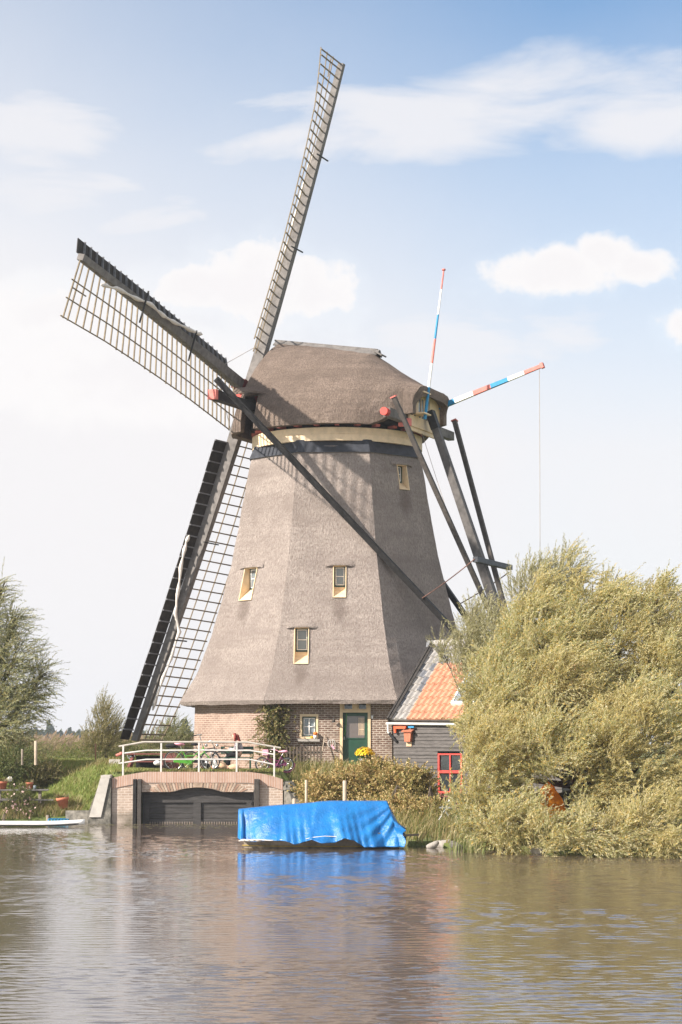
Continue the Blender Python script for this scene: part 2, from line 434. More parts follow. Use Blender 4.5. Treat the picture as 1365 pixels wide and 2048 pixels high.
def tag(o, label=None, cat=None, group=None, kind=None):
    if label: o['label'] = label
    if cat: o['category'] = cat
    if group: o['group'] = group
    if kind: o['kind'] = kind
    return o
def thing(name, loc, label, cat, group=None):
    o = bpy.data.objects.new(name, None); COL.objects.link(o); o.location = loc; o.empty_display_size = 0.3
    return tag(o, label, cat, group)
def copy_tree(o, parent=None):
    c = o.copy(); COL.objects.link(c); c.parent = parent
    for ch in list(o.children): copy_tree(ch, c)
    return c
def apply_mods(o):
    dg = bpy.context.evaluated_depsgraph_get(); dg.update()
    me = bpy.data.meshes.new_from_object(o.evaluated_get(dg), preserve_all_data_layers=True, depsgraph=dg)
    o.modifiers.clear(); o.data = me
def cut(o, cutters):
    """real openings: subtract solid boxes (MB lists in world space)"""
    mb = MB()
    for p in cutters: mb.hexa(p)
    c = mb.build('cutter', [], None, origin=root_loc(o))
    c.location = root_loc(o)
    bpy.context.view_layer.update()
    md = o.modifiers.new('cut', 'BOOLEAN'); md.operation = 'DIFFERENCE'; md.object = c; md.solver = 'EXACT'
    apply_mods(o)
    bpy.data.objects.remove(c)
def fast_mesh(name, V, quads, mi=None, mats=(), parent=None, origin=None, smooth=False):
    """V (n,3) array and quads (m,4) array -> one mesh object"""
    off = np.array(origin if origin is not None else (root_loc(parent) if parent is not None else (0, 0, 0)), dtype=np.float32)
    me = bpy.data.meshes.new(name)
    V = (np.asarray(V, np.float32) - off); quads = np.asarray(quads, np.int32)
    k = quads.shape[1]
    me.vertices.add(len(V)); me.vertices.foreach_set('co', V.ravel())
    me.loops.add(quads.size); me.loops.foreach_set('vertex_index', quads.ravel())
    me.polygons.add(len(quads))
    me.polygons.foreach_set('loop_start', np.arange(0, quads.size, k, dtype=np.int32))
    for m in mats: me.materials.append(M[m] if isinstance(m, str) else m)
    if mi is not None: me.polygons.foreach_set('material_index', np.asarray(mi, np.int32))
    me.polygons.foreach_set('use_smooth', np.full(len(quads), smooth))
    me.update(calc_edges=True)
    o = bpy.data.objects.new(name, me); COL.objects.link(o)
    if parent is not None: o.parent = parent
    elif origin is not None: o.location = origin
    return o
def interp(x, tab):
    xs = [a for a, _ in tab]; ys = [b for _, b in tab]
    return float(np.interp(x, xs, ys))
def sstep(a, b, x):
    t = np.clip((x - a) / (b - a), 0, 1); return t * t * (3 - 2 * t)

# ================================================================== SETTING
PLAT = 1.76
def shore(x):
    return np.interp(x, [-4000, -400, -60, -12, -7.9, -7.88, -2.0, -1.98, -1.1, 0.2, 1.7, 4, 7, 10, 40, 400, 4000],
                        [76, 76, 75.4, 75.0, 75.3, 74.3, 74.3, 73.9, 72.0, 66, 58.4, 55.6, 53.2, 51.8, 47, 44, 44])
def ground_z(x, y):
    x = np.asarray(x, float); y = np.asarray(y, float)
    d = y - shore(x)
    left = np.maximum(np.maximum(sstep(-12.2, -8.2, x) * sstep(74.9, 78.8, y), .9 * sstep(-8.75, -7.95, x)), sstep(77.6, 81.5, y))
    z0 = 0.12 + 0.32 * sstep(74.9, 76.2, y)
    zl = z0 + (PLAT + 0.12 - z0) * left
    u = d / np.maximum(76.4 - shore(x), 3.0); kx = sstep(1.9, 3.1, x)
    zr = 0.12 + (PLAT - 0.12) * (sstep(0.0, 1.0, u) * (1 - kx) + kx * (.24 * sstep(0, .35, u) + .76 * sstep(.86, 1.25, u)))
    z = np.where(x < -7.9, zl, np.where(x < -1.98, PLAT, zr))
    z = z + 0.05 * np.sin(x * 1.9 + y * 0.7) * np.sin(y * 1.3 - x * 0.4) * np.clip(d / 2, 0, 1)
    far = sstep(90, 104, y)
    z = z * (1 - far) + 1.25 * far
    bed = -0.9
    z = np.where(d < 0, bed, z)
    near = sstep(9.0, 5.0, y)
    return np.where(y < 20, bed * (1 - near) + 1.15 * near, z)
def axis_steps(lo, hi, step, far):
    c = np.arange(lo, hi + 1e-6, step).tolist()
    l, r = [], []
    d = step
    x = lo
    while x > -far: d *= 1.35; x -= d; l.append(x)
    d = step; x = hi
    while x < far: d *= 1.35; x += d; r.append(x)
    return np.array(l[::-1] + c + r)
gx = axis_steps(-15, 15, 0.3, 1400); gy = axis_steps(44, 92, 0.3, 1400)
gy = gy[gy > -70]
GX, GY = np.meshgrid(gx, gy)
GZ = ground_z(GX, GY)
V = np.stack([GX, GY, GZ], -1).reshape(-1, 3)
nx, ny = len(gx), len(gy)
I, J = np.meshgrid(np.arange(nx - 1), np.arange(ny - 1))
q = np.stack([J * nx + I, J * nx + I + 1, (J + 1) * nx + I + 1, (J + 1) * nx + I], -1).reshape(-1, 4)
m, t, b = new_mat('turf')
ob = t.n('ShaderNodeTexCoord').outputs['Object']
c = t.mix(t.mapr(t.noise(ob, 0.55, 5, .6), .35, .65), (0.13, 0.175, 0.035), (0.19, 0.18, 0.065))
c = t.mix(t.mapr(t.noise(ob, 9, 5, .65), .35, .7), c, (0.075, 0.095, 0.028))
t.link(c, b.inputs['Base Color']); b.inputs['Roughness'].default_value = 0.95
bp = t.n('ShaderNodeBump'); bp.inputs['Strength'].default_value = 0.8; bp.inputs['Distance'].default_value = 0.08
t.link(t.noise(ob, 14, 5, .7), bp.inputs['Height']); t.link(bp.outputs[0], b.inputs['Normal'])
M['turf'] = m
tag(fast_mesh('ground', V, q, None, ['turf'], smooth=True), kind='structure')

WAVE_SLOPE = .092
# water: one sheet with real long swells, fine wind ripples in the shading normal
m, t, b = new_mat('canal_water')
ob = t.n('ShaderNodeTexCoord').outputs['Object']
b.inputs['Base Color'].default_value = (0.085, 0.064, 0.052, 1)
b.inputs['Roughness'].default_value = 0.012
b.inputs['IOR'].default_value = 2.0
b.inputs['Specular IOR Level'].default_value = 0.9
w1 = t.noise(t.mapping(ob, (0.75, 2.6, 1), rot=(0, 0, 0.08)), 1.0, 3, 0.55, 0.3)
w2 = t.noise(t.mapping(ob, (2.6, 6.5, 1), rot=(0, 0, -0.15)), 1.0, 4, 0.6, 0.4)
w3 = t.noise(t.mapping(ob, (9, 17, 1), rot=(0, 0, 0.2)), 1.0, 2, 0.5)
gust = t.mapr(t.noise(t.mapping(ob, (0.05, 0.16, 1)), 1.0, 3, 0.5), 0.35, 0.65, 0.55, 1.2)
h = t.math('ADD', t.math('MULTIPLY', w1, 0.0), t.math('ADD', t.math('MULTIPLY', w2, 0.006), t.math('MULTIPLY', w3, 0.0)))
h = t.math('MULTIPLY', h, gust)
bp = t.n('ShaderNodeBump'); bp.inputs['Strength'].default_value = 1.0; bp.inputs['Distance'].default_value = 1.0
t.link(h, bp.inputs['Height']); t.link(bp.outputs[0], b.inputs['Normal'])
M['canal_water'] = m
wx = axis_steps(-13.5, 13.5, 0.045, 1300); wy = np.concatenate([np.arange(4, 18, 1.0), np.arange(18, 32, 0.032), np.arange(32, 50, 0.05), np.arange(50, 77, 0.085), np.arange(77, 96, 2.0)])
WX, WY = np.meshgrid(wx, wy)
wr_ = np.random.default_rng(21); WZ = np.zeros_like(WX); NW = 46
patch = .62 + .38 * (np.sin(WX * .31 + WY * .16 + 1) * np.sin(WY * .23 - WX * .12) + .5 * np.sin(WY * .71 + WX * .2 + 2))
patch = np.clip(patch, .25, 1.3)
for k in range(NW):
    lam = np.exp(wr_.uniform(np.log(.11), np.log(.42))); dr_ = wr_.normal(.06, .28 + .3 * (lam < .22)); kk = 2 * pi / lam; sl_ = WAVE_SLOPE * sqrt(2 / NW) * wr_.uniform(.6, 1.3)
    WZ += sl_ / kk * np.sin(kk * (WX * sin(dr_) + WY * cos(dr_)) + wr_.uniform(0, 6.28))
WZ *= patch * sstep(14, 19, WY) * sstep(13.5, 12.5, np.abs(WX)) * sstep(77, 75, WY) * (.45 + .55 * sstep(74, 62, WY))
V = np.stack([WX, WY, WZ], -1).reshape(-1, 3)
nx, ny = len(wx), len(wy); I, J = np.meshgrid(np.arange(nx - 1), np.arange(ny - 1))
q = np.stack([J * nx + I, J * nx + I + 1, (J + 1) * nx + I + 1, (J + 1) * nx + I], -1).reshape(-1, 4)
tag(fast_mesh('water', V, q, None, ['canal_water'], smooth=True), kind='structure')

# ================================================================== WINDMILL
TH = radians(22.8)
AX = Vector((-0.15, 83.5, 0))
fa = Vector((-cos(TH), sin(TH), 0)); fb = Vector((-sin(TH), -cos(TH), 0)); UP = Vector((0, 0, 1))
def Q(t, w, z): return AX + fa * t + fb * w + UP * z
GZM = 1.7
def at_t(px, py, t):
    d = ray(px, py); o = Vector((0, 0, EYE)); return o + d * ((t - (o - AX).dot(fa)) / d.dot(fa))
mill = thing('windmill', (AX.x, AX.y, GZM), 'tall thatched windmill on a brick base with four lattice sails', 'windmill')

ROT = radians(2.3)
corner_ang = [radians(22.5 + 45 * k) - ROT for k in range(8)]      # from towards-camera, positive to the right
def gdir(g): return Vector((sin(g), -cos(g), 0))
def octa(R, round_=0.0, per=6):
    """points of an octagon, corners softly rounded"""
    pts = []
    for k in range(8):
        g0, g1 = corner_ang[k], corner_ang[k] + radians(45)
        p0, p1 = gdir(g0) * R, gdir(g1) * R
        for j in range(per):
            f = j / per
            p = p0.lerp(p1, f)
            if round_:
                e = min(f, 1 - f)
                p = p * (1 - round_ * max(0, (0.16 - e) / 0.16) ** 2 * 0.003)
            pts.append(p)
    return pts
RT = [(4.1, 6.22), (4.24, 6.28), (4.6, 6.02), (5.0, 5.80), (5.36, 5.60), (6.1, 5.29), (6.86, 5.00), (8.2, 4.62), (9.5, 4.28), (10.8, 4.00), (12.48, 3.71), (13.0, 3.61), (13.75, 3.46)]
def Rz(z): return interp(z, RT)
mb = MB()
zs = [4.22, 4.10, 4.24] + list(np.linspace(4.34, 13.75, 44))
n = 8 * 8
rings = []
for i, z in enumerate(zs):
    R = 5.5 if i == 0 else Rz(z)
    ring = []
    for p in octa(R, 1.0, 8):
        q_ = AX + p + UP * z
        if i > 1:
            dn = p.normalized()
            q_ = q_ + dn * (0.022 * sin(p.x * 3.1 + z * 2.2) * sin(p.y * 2.7 - z * 1.7) + rnd.uniform(-.006, .006))
        elif i == 1: q_.z += rnd.uniform(-.02, .02)
        ring.append(q_)
    rings.append(ring)
vs = [p for r in rings for p in r]
fs = []
for i in range(len(rings) - 1):
    for k in range(n):
        k2 = (k + 1) % n
        fs.append((i * n + k, i * n + k2, (i + 1) * n + k2, (i + 1) * n + k))
fs.append(tuple(range(n))[::-1]); fs.append(tuple((len(rings) - 1) * n + k for k in range(n)))
mb.add(vs, fs)
body = mb.build('thatched_body', 'thatch', mill)

# windows sunk in the thatch: upright frame under a thatch lip, boards sloping out below it
def mill_window(px, py_top, py_bot, wpx, g, sash_frac=0.66, sash=True):
    g = g - ROT
    nrm = gdir(g); tan = Vector((cos(g), sin(g), 0))
    # find the point on the face plane
    A0 = Rz(9) * cos(radians(22.5)); zt = zb = None
    def hit(px, py):
        d = ray(px, py); o = Vector((0, 0, EYE)); A = A0
        for _ in range(12):
            tt = (A + (AX - o).dot(nrm)) / d.dot(nrm); P = o + d * tt; A = Rz(P.z) * cos(radians(22.5))
        return P
    Pt, Pb = hit(px, py_top), hit(px, py_bot)
    zt, zb = Pt.z, Pb.z
    e = (Pt - AX).dot(tan)
    w = wpx / F_PX * Pt.y / max(0.35, abs(tan.x))
    At, Ab = Rz(zt) * cos(radians(22.5)), Rz(zb) * cos(radians(22.5))
    dpl = At - 0.20                                     # plane of the sash
    C = AX + tan * e
    def P(u, d, z): return C + tan * u + nrm * d + UP * z
    h = w / 2
    STAINS.append(P(0, Ab, zb))
    cut_box = [P(-h, dpl - 0.06, zb), P(h, dpl - 0.06, zb), P(h, Ab + 0.5, zb - .02), P(-h, Ab + 0.5, zb - .02), P(-h, dpl - 0.06, zt), P(h, dpl - 0.06, zt), P(h, Ab + 0.5, zt), P(-h, Ab + 0.5, zt)]
    th = 0.035
    fr = MB()
    for s in (-1, 1):                                    # cheek boards
        a, b_ = s * h, s * (h - th)
        lo, hi = min(a, b_), max(a, b_)
        lo += .003; hi -= .003
        fr.hexa([P(lo, dpl - .05, zb + .003), P(hi, dpl - .05, zb + .003), P(hi, Ab + .035, zb + .003), P(lo, Ab + .035, zb + .003),
                 P(lo, dpl - .05, zt - .003), P(hi, dpl - .05, zt - .003), P(hi, At + .03, zt - .003), P(lo, At + .03, zt - .003)])
    fr.hexa([P(-h + th, dpl - .05, zt - .045), P(h - th, dpl - .05, zt - .045), P(h - th, At + .02, zt - .045), P(-h + th, At + .02, zt - .045),
             P(-h + th, dpl - .05, zt - .005), P(h - th, dpl - .05, zt - .005), P(h - th, At + .02, zt - .005), P(-h + th, At + .02, zt - .005)])
    zs_ = zt - (zt - zb) * sash_frac
    nb = 3
    for k in range(nb):                                  # lapped sill boards stepping outwards
        z0 = zb + (zs_ - zb) * k / nb + .004; z1 = zb + (zs_ - zb) * (k + 1) / nb
        d0 = Ab + .05 - (Ab + .05 - dpl) * k / nb; d1 = Ab + .02 - (Ab + .02 - dpl) * (k + 0.85) / nb
        fr.hexa([P(-h + th, dpl - .05, z0), P(h - th, dpl - .05, z0), P(h - th, d0, z0), P(-h + th, d0, z0),
                 P(-h + th, dpl - .05, z1), P(h - th, dpl - .05, z1), P(h - th, d1, z1), P(-h + th, d1, z1)])
    fo = fr.build('window', 'cream', mill)
    sh = MB(); gl = MB(); wh = MB()
    i = h - th - .004
    bw = .045
    for (u0, u1, z0, z1) in ((-i, -i + bw, zs_, zt - .05), (i - bw, i, zs_, zt - .05), (-i + bw, i - bw, zs_, zs_ + .07), (-i + bw, i - bw, zt - .08, zt - .05)):
        sh.hexa([P(u0, dpl - .04, z0), P(u1, dpl - .04, z0), P(u1, dpl + .01, z0), P(u0, dpl + .01, z0), P(u0, dpl - .04, z1), P(u1, dpl - .04, z1), P(u1, dpl + .01, z1), P(u0, dpl + .01, z1)])
    sh.build('sash', 'dkgreen', fo)
    i2 = i - bw; zz0, zz1 = zs_ + .07, zt - .08; zm = (zz0 + zz1) / 2; b2 = .028
    for (u0, u1, z0, z1) in ((-i2, -i2 + b2, zz0, zz1), (i2 - b2, i2, zz0, zz1), (-i2 + b2, i2 - b2, zz0, zz0 + b2), (-i2 + b2, i2 - b2, zz1 - b2, zz1), (-i2 + b2, i2 - b2, zm - b2 / 2, zm + b2 / 2)):
        wh.hexa([P(u0, dpl - .035, z0), P(u1, dpl - .035, z0), P(u1, dpl + .004, z0), P(u0, dpl + .004, z0), P(u0, dpl - .035, z1), P(u1, dpl - .035, z1), P(u1, dpl + .004, z1), P(u0, dpl + .004, z1)])
    wh.build('glazing_bar', 'white_paint', fo)
    gl.hexa([P(-i2, dpl - .03, zz0), P(i2, dpl - .03, zz0), P(i2, dpl - .015, zz0), P(-i2, dpl - .015, zz0), P(-i2, dpl - .03, zz1), P(i2, dpl - .03, zz1), P(i2, dpl - .015, zz1), P(-i2, dpl - .015, zz1)])
    gl.build('pane', 'glass_pale', fo)
    br = MB()                                            # lip of thatch over the head
    N = 10; W2 = h + 0.30
    vs = []; fs2 = []
    for k in range(N + 1):
        u = -W2 + 2 * W2 * k / N; c_ = 1 - abs(u / W2) ** 3
        zz = zt + .015 - .05 * (1 - c_) + rnd.uniform(-.006, .006)
        o = 0.03 + 0.09 * c_
        vs += [P(u, At - .12, zz - .02), P(u, At + o, zz - .03), P(u, At + o, zz + .03), P(u, Rz(zt + .45) * cos(radians(22.5)) - .02, zt + .35)]
    for k in range(N):
        for j in range(3):
            fs2.append((k * 4 + j, (k + 1) * 4 + j, (k + 1) * 4 + j + 1, k * 4 + j + 1))
    br.add(vs, [f[::-1] for f in fs2], 0, None, False)
    br.build('thatch_lip', 'thatch', fo)
    return cut_box
WPOS = []
cuts = [mill_window(680, 1130, 1195, 27, 0), mill_window(604, 1254, 1328, 30, 0, .66),
        mill_window(504, 1134, 1200, 27, radians(-45), .66), mill_window(803, 929, 979, 20, radians(45), .7)]
cut(body, cuts)
def stain(mname):                                        # damp run-off below each window
    nt_ = M[mname].node_tree; t = NT(nt_); b = nt_.nodes['Principled BSDF']
    src = b.inputs['Base Color'].links[0].from_socket
    ob = t.n('ShaderNodeTexCoord').outputs['Object']; f = None
    wob = t.mix(0.35, ob, t.noise(ob, 3, 3, .6, color=True), 'ADD')
    for p in STAINS:
        p = p - Vector((AX.x, AX.y, GZM)) + Vector((.17, .17, .17))
        v = t.mapping(wob, (1 / .34, 1 / .5, 1 / .75), (-p.x / .34, -p.y / .5, -(p.z - .45) / .75))
        ln = t.n('ShaderNodeVectorMath', operation='LENGTH'); t.link(v, ln.inputs[0])
        g = t.mapr(ln.outputs['Value'], .35, 1.15, .55, 0, True); f = g if f is None else t.math('MAXIMUM', f, g)
    t.link(t.mix(f, src, (.17, .13, .11)), b.inputs['Base Color'])
stain('thatch')

# ---- brick base with real openings for door and window
RB0, RB1 = 5.74, 5.66
ZB0, ZB1 = 1.2, 4.3
NF = gdir(-ROT); TF = Vector((cos(-ROT), sin(-ROT), 0))
A0, A1 = RB0 * cos(radians(22.5)), RB1 * cos(radians(22.5))
def face_pt(u, z, out=0.0):
    f = (z - ZB0) / (ZB1 - ZB0); A = A0 + (A1 - A0) * f
    return AX + TF * u + NF * (A + out) + UP * z
def face_u(px, py):
    d = ray(px, py); o = Vector((0, 0, EYE)); tt = (A0 * .5 + A1 * .5 + (AX - o).dot(NF)) / d.dot(NF); P = o + d * tt
    return (P - AX).dot(TF), P.z
du0, _ = face_u(680, 1470); du1, _ = face_u(742, 1470)
_, dzt = face_u(710, 1404); _, dzm = face_u(710, 1424); _, dzb = face_u(710, 1533)
wu0, wzt = face_u(600, 1428); wu1, wzb = face_u(637, 1478)
half = RB0 * sin(radians(22.5))
us = [-half, wu0, wu1, du0, du1, half]
zs = [ZB0, dzb, wzb, wzt, ZB1]
wall = MB()
def quadwall(p, uv): wall.add(p, [(0, 1, 2, 3)], 0, [uv])
for i in range(5):
    for j in range(4):
        if i == 1 and j == 2: continue
        if i == 3 and j in (1, 2, 3): continue
        a, b_, z0, z1 = us[i], us[i + 1], zs[j], zs[j + 1]
        def cl(u, z):
            hh = (RB0 + (RB1 - RB0) * (z - ZB0) / (ZB1 - ZB0)) * sin(radians(22.5))
            return max(-hh, min(hh, u))
        quadwall([face_pt(cl(a, z0), z0), face_pt(cl(b_, z0), z0), face_pt(cl(b_, z1), z1), face_pt(cl(a, z1), z1)], [(a, z0), (b_, z0), (b_, z1), (a, z1)])
for (a, b_, z0, z1) in ((wu0, wu1, wzb, wzt), (du0, du1, dzb, ZB1)):      # reveals, 0.2 m deep
    for (p, q_) in (((a, z0), (a, z1)), ((b_, z1), (b_, z0)), ((a, z1), (b_, z1)), ((b_, z0), (a, z0))):
        quadwall([face_pt(*p), face_pt(*q_), face_pt(*q_, -.22), face_pt(*p, -.22)], [(0, p[1]), (0, q_[1]), (.22, q_[1]), (.22, p[1])])
    quadwall([face_pt(a, z0, -.22), face_pt(b_, z0, -.22), face_pt(b_, z1, -.22), face_pt(a, z1, -.22)], [(a, z0), (b_, z0), (b_, z1), (a, z1)])
wall.build('brick_wall', 'brick_mill', mill)
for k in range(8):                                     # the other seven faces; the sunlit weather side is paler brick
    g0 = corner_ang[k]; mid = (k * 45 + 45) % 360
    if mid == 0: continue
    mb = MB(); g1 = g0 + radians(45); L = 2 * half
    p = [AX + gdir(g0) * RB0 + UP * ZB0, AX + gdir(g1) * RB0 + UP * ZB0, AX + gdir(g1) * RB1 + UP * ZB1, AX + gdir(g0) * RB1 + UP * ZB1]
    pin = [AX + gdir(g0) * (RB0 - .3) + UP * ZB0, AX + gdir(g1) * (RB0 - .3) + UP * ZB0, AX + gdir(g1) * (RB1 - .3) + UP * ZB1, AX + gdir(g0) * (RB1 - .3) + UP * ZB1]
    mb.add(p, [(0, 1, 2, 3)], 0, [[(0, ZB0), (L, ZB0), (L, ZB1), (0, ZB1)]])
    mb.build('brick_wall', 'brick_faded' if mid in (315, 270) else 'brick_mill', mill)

def fbox(mb, u0, u1, z0, z1, d0, d1, mi=0):
    return mb.hexa([face_pt(u0, z0, d1), face_pt(u1, z0, d1), face_pt(u1, z0, d0), face_pt(u0, z0, d0), face_pt(u0, z1, d1), face_pt(u1, z1, d1), face_pt(u1, z1, d0), face_pt(u0, z1, d0)], mi)
# door frame with two small top lights
mb = MB(); jw = 0.105
ztop = dzt + .06
fbox(mb, du0 + .003, du0 + jw, dzb, ztop, -.20, .03); fbox(mb, du1 - jw, du1 - .003, dzb, ztop, -.20, .03)
fbox(mb, du0 + jw, du1 - jw, dzm - .02, dzm + .06, -.20, .026); fbox(mb, du0 + jw, du1 - jw, ztop - .07, ztop, -.20, .026)
um = (du0 + du1) / 2
fbox(mb, um - .05, um + .07, dzm + .06, ztop - .07, -.2, .02)
for (a, b_) in ((du0 + jw, um - .05), (um + .07, du1 - jw)):
    z0, z1 = dzm + .06, ztop - .07
    fbox(mb, a, a + .06, z0, z1, -.2, -.01); fbox(mb, b_ - .06, b_, z0, z1, -.2, -.01); fbox(mb, a + .06, b_ - .06, z0, z0 + .05, -.2, -.01); fbox(mb, a + .06, b_ - .06, z1 - .05, z1, -.2, -.01)
dfr = mb.build('door_frame', 'cream', mill)
for (a, b_) in ((du0 + jw, um - .05), (um + .07, du1 - jw)):
    mb = MB(); fbox(mb, a + .06, b_ - .06, dzm + .11, ztop - .12, -.12, -.10); mb.build('top_light', 'glass', dfr)
mb = MB()
a, b_, z0, z1 = du0 + jw, du1 - jw, dzb + .02, dzm - .02
gz0, gz1 = z0 + (z1 - z0) * .52, z1 - .12
fbox(mb, a, a + .12, z0, z1, -.16, -.10); fbox(mb, b_ - .12, b_, z0, z1, -.16, -.10); fbox(mb, a + .12, b_ - .12, z0, gz0, -.16, -.105); fbox(mb, a + .12, b_ - .12, gz1, z1, -.16, -.10)
fbox(mb, a + .12, b_ - .12, gz0 - .03, gz0 + .01, -.1045, -.085)
door = mb.build('door', 'green_paint', mill)
mb = MB(); fbox(mb, a + .12, b_ - .12, gz0, gz1, -.145, -.125); mb.build('door_pane', glass_mat('door_glass', (0.13, 0.105, 0.095), 0.15), door)
mb = MB()
for k in range(5): fbox(mb, b_ - .33 + k * .045, b_ - .315 + k * .045, gz0 + .1, gz1 - .06, -.125, -.118)
fbox(mb, b_ - .33, b_ - .135, gz0 + .30, gz0 + .315, -.117, -.114)
mb.build('window_grille', 'cream_pale', door)
mb = MB(); mb.tube([face_pt(a + .05, gz0 + .06, -.095), face_pt(a + .05, gz0 + .06, -.05), face_pt(a + .05, gz0 - .06, -.05)], .012); mb.build('door_handle', 'chrome', door)
mb = MB(); mb.tube([face_pt(a + .14, z1 - .02, -.08), face_pt(a + .12, z1 - .4, -.07), face_pt(a + .07, z1 - .8, -.07)], .010); mb.build('pull_cord', 'lime', door)
mb = MB(); fbox(mb, du0 - .05, du1 + .05, dzb - .12, dzb - .002, -.2, .25); mb.build('doorstep', 'stone', mill)
# ground floor window
mb = MB(); jw = .085
fbox(mb, wu0 + .003, wu0 + jw, wzb + .003, wzt - .003, -.2, .02); fbox(mb, wu1 - jw, wu1 - .003, wzb + .003, wzt - .003, -.2, .02)
fbox(mb, wu0 + jw, wu1 - jw, wzt - .09, wzt - .003, -.2, .017); fbox(mb, wu0 + jw, wu1 - jw, wzb + .003, wzb + .085, -.2, .017)
wf = mb.build('window', 'cream', mill)
mb = MB(); fbox(mb, wu0 - .06, wu1 + .06, wzb - .09, wzb - .002, -.1, .16); mb.build('sill', 'stone', wf)
a, b_, z0, z1 = wu0 + jw, wu1 - jw, wzb + .085, wzt - .09
mb = MB(); e = .045
fbox(mb, a, a + e, z0, z1, -.18, -.07); fbox(mb, b_ - e, b_, z0, z1, -.18, -.07); fbox(mb, a + e, b_ - e, z0, z0 + e, -.18, -.07); fbox(mb, a + e, b_ - e, z1 - e, z1, -.18, -.07)
mb.build('sash', 'dkgreen', wf)
a += e; b_ -= e; z0 += e; z1 -= e; mb = MB(); e = .03; um, zm = (a + b_) / 2, (z0 + z1) / 2
for r_ in ((a, a + e, z0, z1), (b_ - e, b_, z0, z1), (a + e, b_ - e, z0, z0 + e), (a + e, b_ - e, z1 - e, z1), (um - .018, um + .018, z0 + e, z1 - e)): fbox(mb, *r_, -.16, -.09)
fbox(mb, a + e, um - .018, zm - .016, zm + .016, -.16, -.092); fbox(mb, um + .018, b_ - e, zm - .016, zm + .016, -.16, -.092)
mb.build('glazing_bar', 'white_paint', wf)
mb = MB(); fbox(mb, a, b_, z0, z1, -.15, -.13); mb.build('pane', 'glass_pale', wf)
# lamp, number plate, wall anchors
u, z = face_u(668, 1440)
mb = MB(); mb.tube([face_pt(u, z + .12, 0), face_pt(u, z + .16, .1), face_pt(u, z + .05, .15)], .012); mb.lathe([(.02, .05), (.05, .0), (.075, -.08), (.0, -.085)], face_pt(u, z, .15), 12)
mb.build('wall_lamp', 'dark_wood', mill)
u, z = face_u(745, 1434); mb = MB(); fbox(mb, u - .035, u + .035, z - .055, z + .055, 0.002, .02); mb.build('number_plate', 'white_paint', mill)

# ---- black skirt board, curb ring, dark space with red blocks
mb = MB()
for k in range(8):
    g0, g1 = corner_ang[k], corner_ang[k] + radians(45)
    r0, r1, z0, z1 = 3.58, 3.36, 13.50, 13.99
    zc = z1 - .07
    gm = (g0 + g1) / 2; Am = r1 * cos(radians(22.5))
    o0 = [AX + gdir(g0) * r0 + UP * z0, AX + gdir(g1) * r0 + UP * z0, AX + gdir(g1) * r1 + UP * z1, AX + gdir(g0) * r1 + UP * z1]
    i0 = [p - gdir(gm) * .04 for p in o0]
    mb.hexa([i0[0], i0[1], o0[1], o0[0], i0[3], i0[2], o0[2], o0[3]])
mb.build('skirt_board', 'bitumen', mill)
mb = MB()
mb.lathe([(3.0, 13.94), (3.30, 13.945), (3.305, 14.19), (3.29, 14.2), (3.30, 14.21), (3.30, 14.44), (3.0, 14.445)], (AX.x, AX.y, 0), 72, smooth=False)
mb.build('curb_ring', 'cream_pale', mill)
mb = MB()
mb.lathe([(0.01, 14.40), (2.95, 14.405), (2.95, 14.64), (3.35, 14.66), (3.38, 14.9), (0.01, 14.95)], (AX.x, AX.y, 0), 48, smooth=False)
mb.build('cap_floor', 'black_wood', mill)
for k in range(26):
    g = 2 * pi * k / 26; d = gdir(g); tn = Vector((cos(g), sin(g), 0)); mb = MB()
    mb.box(AX + d * 3.16 + UP * 14.56, (.17, .34, .09), tn, d); mb.build('curb_block', 'pink_red', mill)

# ---- cap: a hull of thatch, open at the rear
TW = [(-3.85, 1.86), (-3.4, 2.02), (-2.9, 2.5), (-2.0, 3.28), (-1, 3.72), (0, 3.8), (1, 3.72), (2.2, 3.36), (3.0, 2.85), (3.4, 2.4), (3.75, 1.6)]
TT = [(-3.85, 16.12), (-2.8, 16.80), (-1.6, 17.66), (0.4, 18.06), (2.35, 18.36), (2.6, 18.18), (2.9, 17.8), (3.3, 17.15), (3.6, 16.5), (3.75, 16.0)]
TB = [(-3.85, 15.0), (-3.2, 14.93), (-2.6, 14.52), (0, 14.52), (3.75, 14.5)]
ts = [-3.85, -3.7, -3.5, -3.3, -3.05, -2.8, -2.5, -2.1, -1.85, -1.6, -1.2, -.8, -.4, 0, .4, .8, 1.2, 1.6, 2.0, 2.2, 2.35, 2.5, 2.7, 2.9, 3.1, 3.3, 3.45, 3.6, 3.7, 3.75]
NPH = 33
def cap_section(t, inset=0.0):
    Wd, zt, zb = interp(t, TW) - inset, interp(t, TT) - inset * 1.1, interp(t, TB)
    pts = []
    ex = interp(t, [(-3.85, 5.0), (-3.3, 3.6), (-2.8, 2.5), (-2.2, 1.9), (-1.4, 1.62)])
    inset *= interp(t, [(-3.85, .55), (-2.5, 1.0)])
    for k in range(NPH):
        ph = -pi / 2 + pi * k / (NPH - 1)
        c_, s_ = max(0.0, cos(ph)), sin(ph)
        h_ = c_ ** (2 / ex); ww = abs(s_) ** (2 / ex) * (1 if s_ > 0 else -1)
        bulge = 0.10 * (1 - inset) * sin(pi * h_) if h_ < .5 else 0.10 * (1 - inset)
        tt = t
        if t <= -3.69: tt = t - (0.22 if t < -3.8 else 0.10) * sstep(.35, 1.0, h_)
        nzv = 0 if inset else 0.02 * sin(t * 4 + k) + rnd.uniform(-.01, .01)
        pts.append(Q(tt, ww * (Wd + nzv), zb + (zt - zb) * h_ + (0.012 * sin(t * 6 + k * 2.2) if not inset else 0)))
    return pts
out_r = [cap_section(t) for t in ts]
in_ts = [min(t, 3.4) for t in ts]
in_r = [cap_section(t, .33) for t in in_ts]
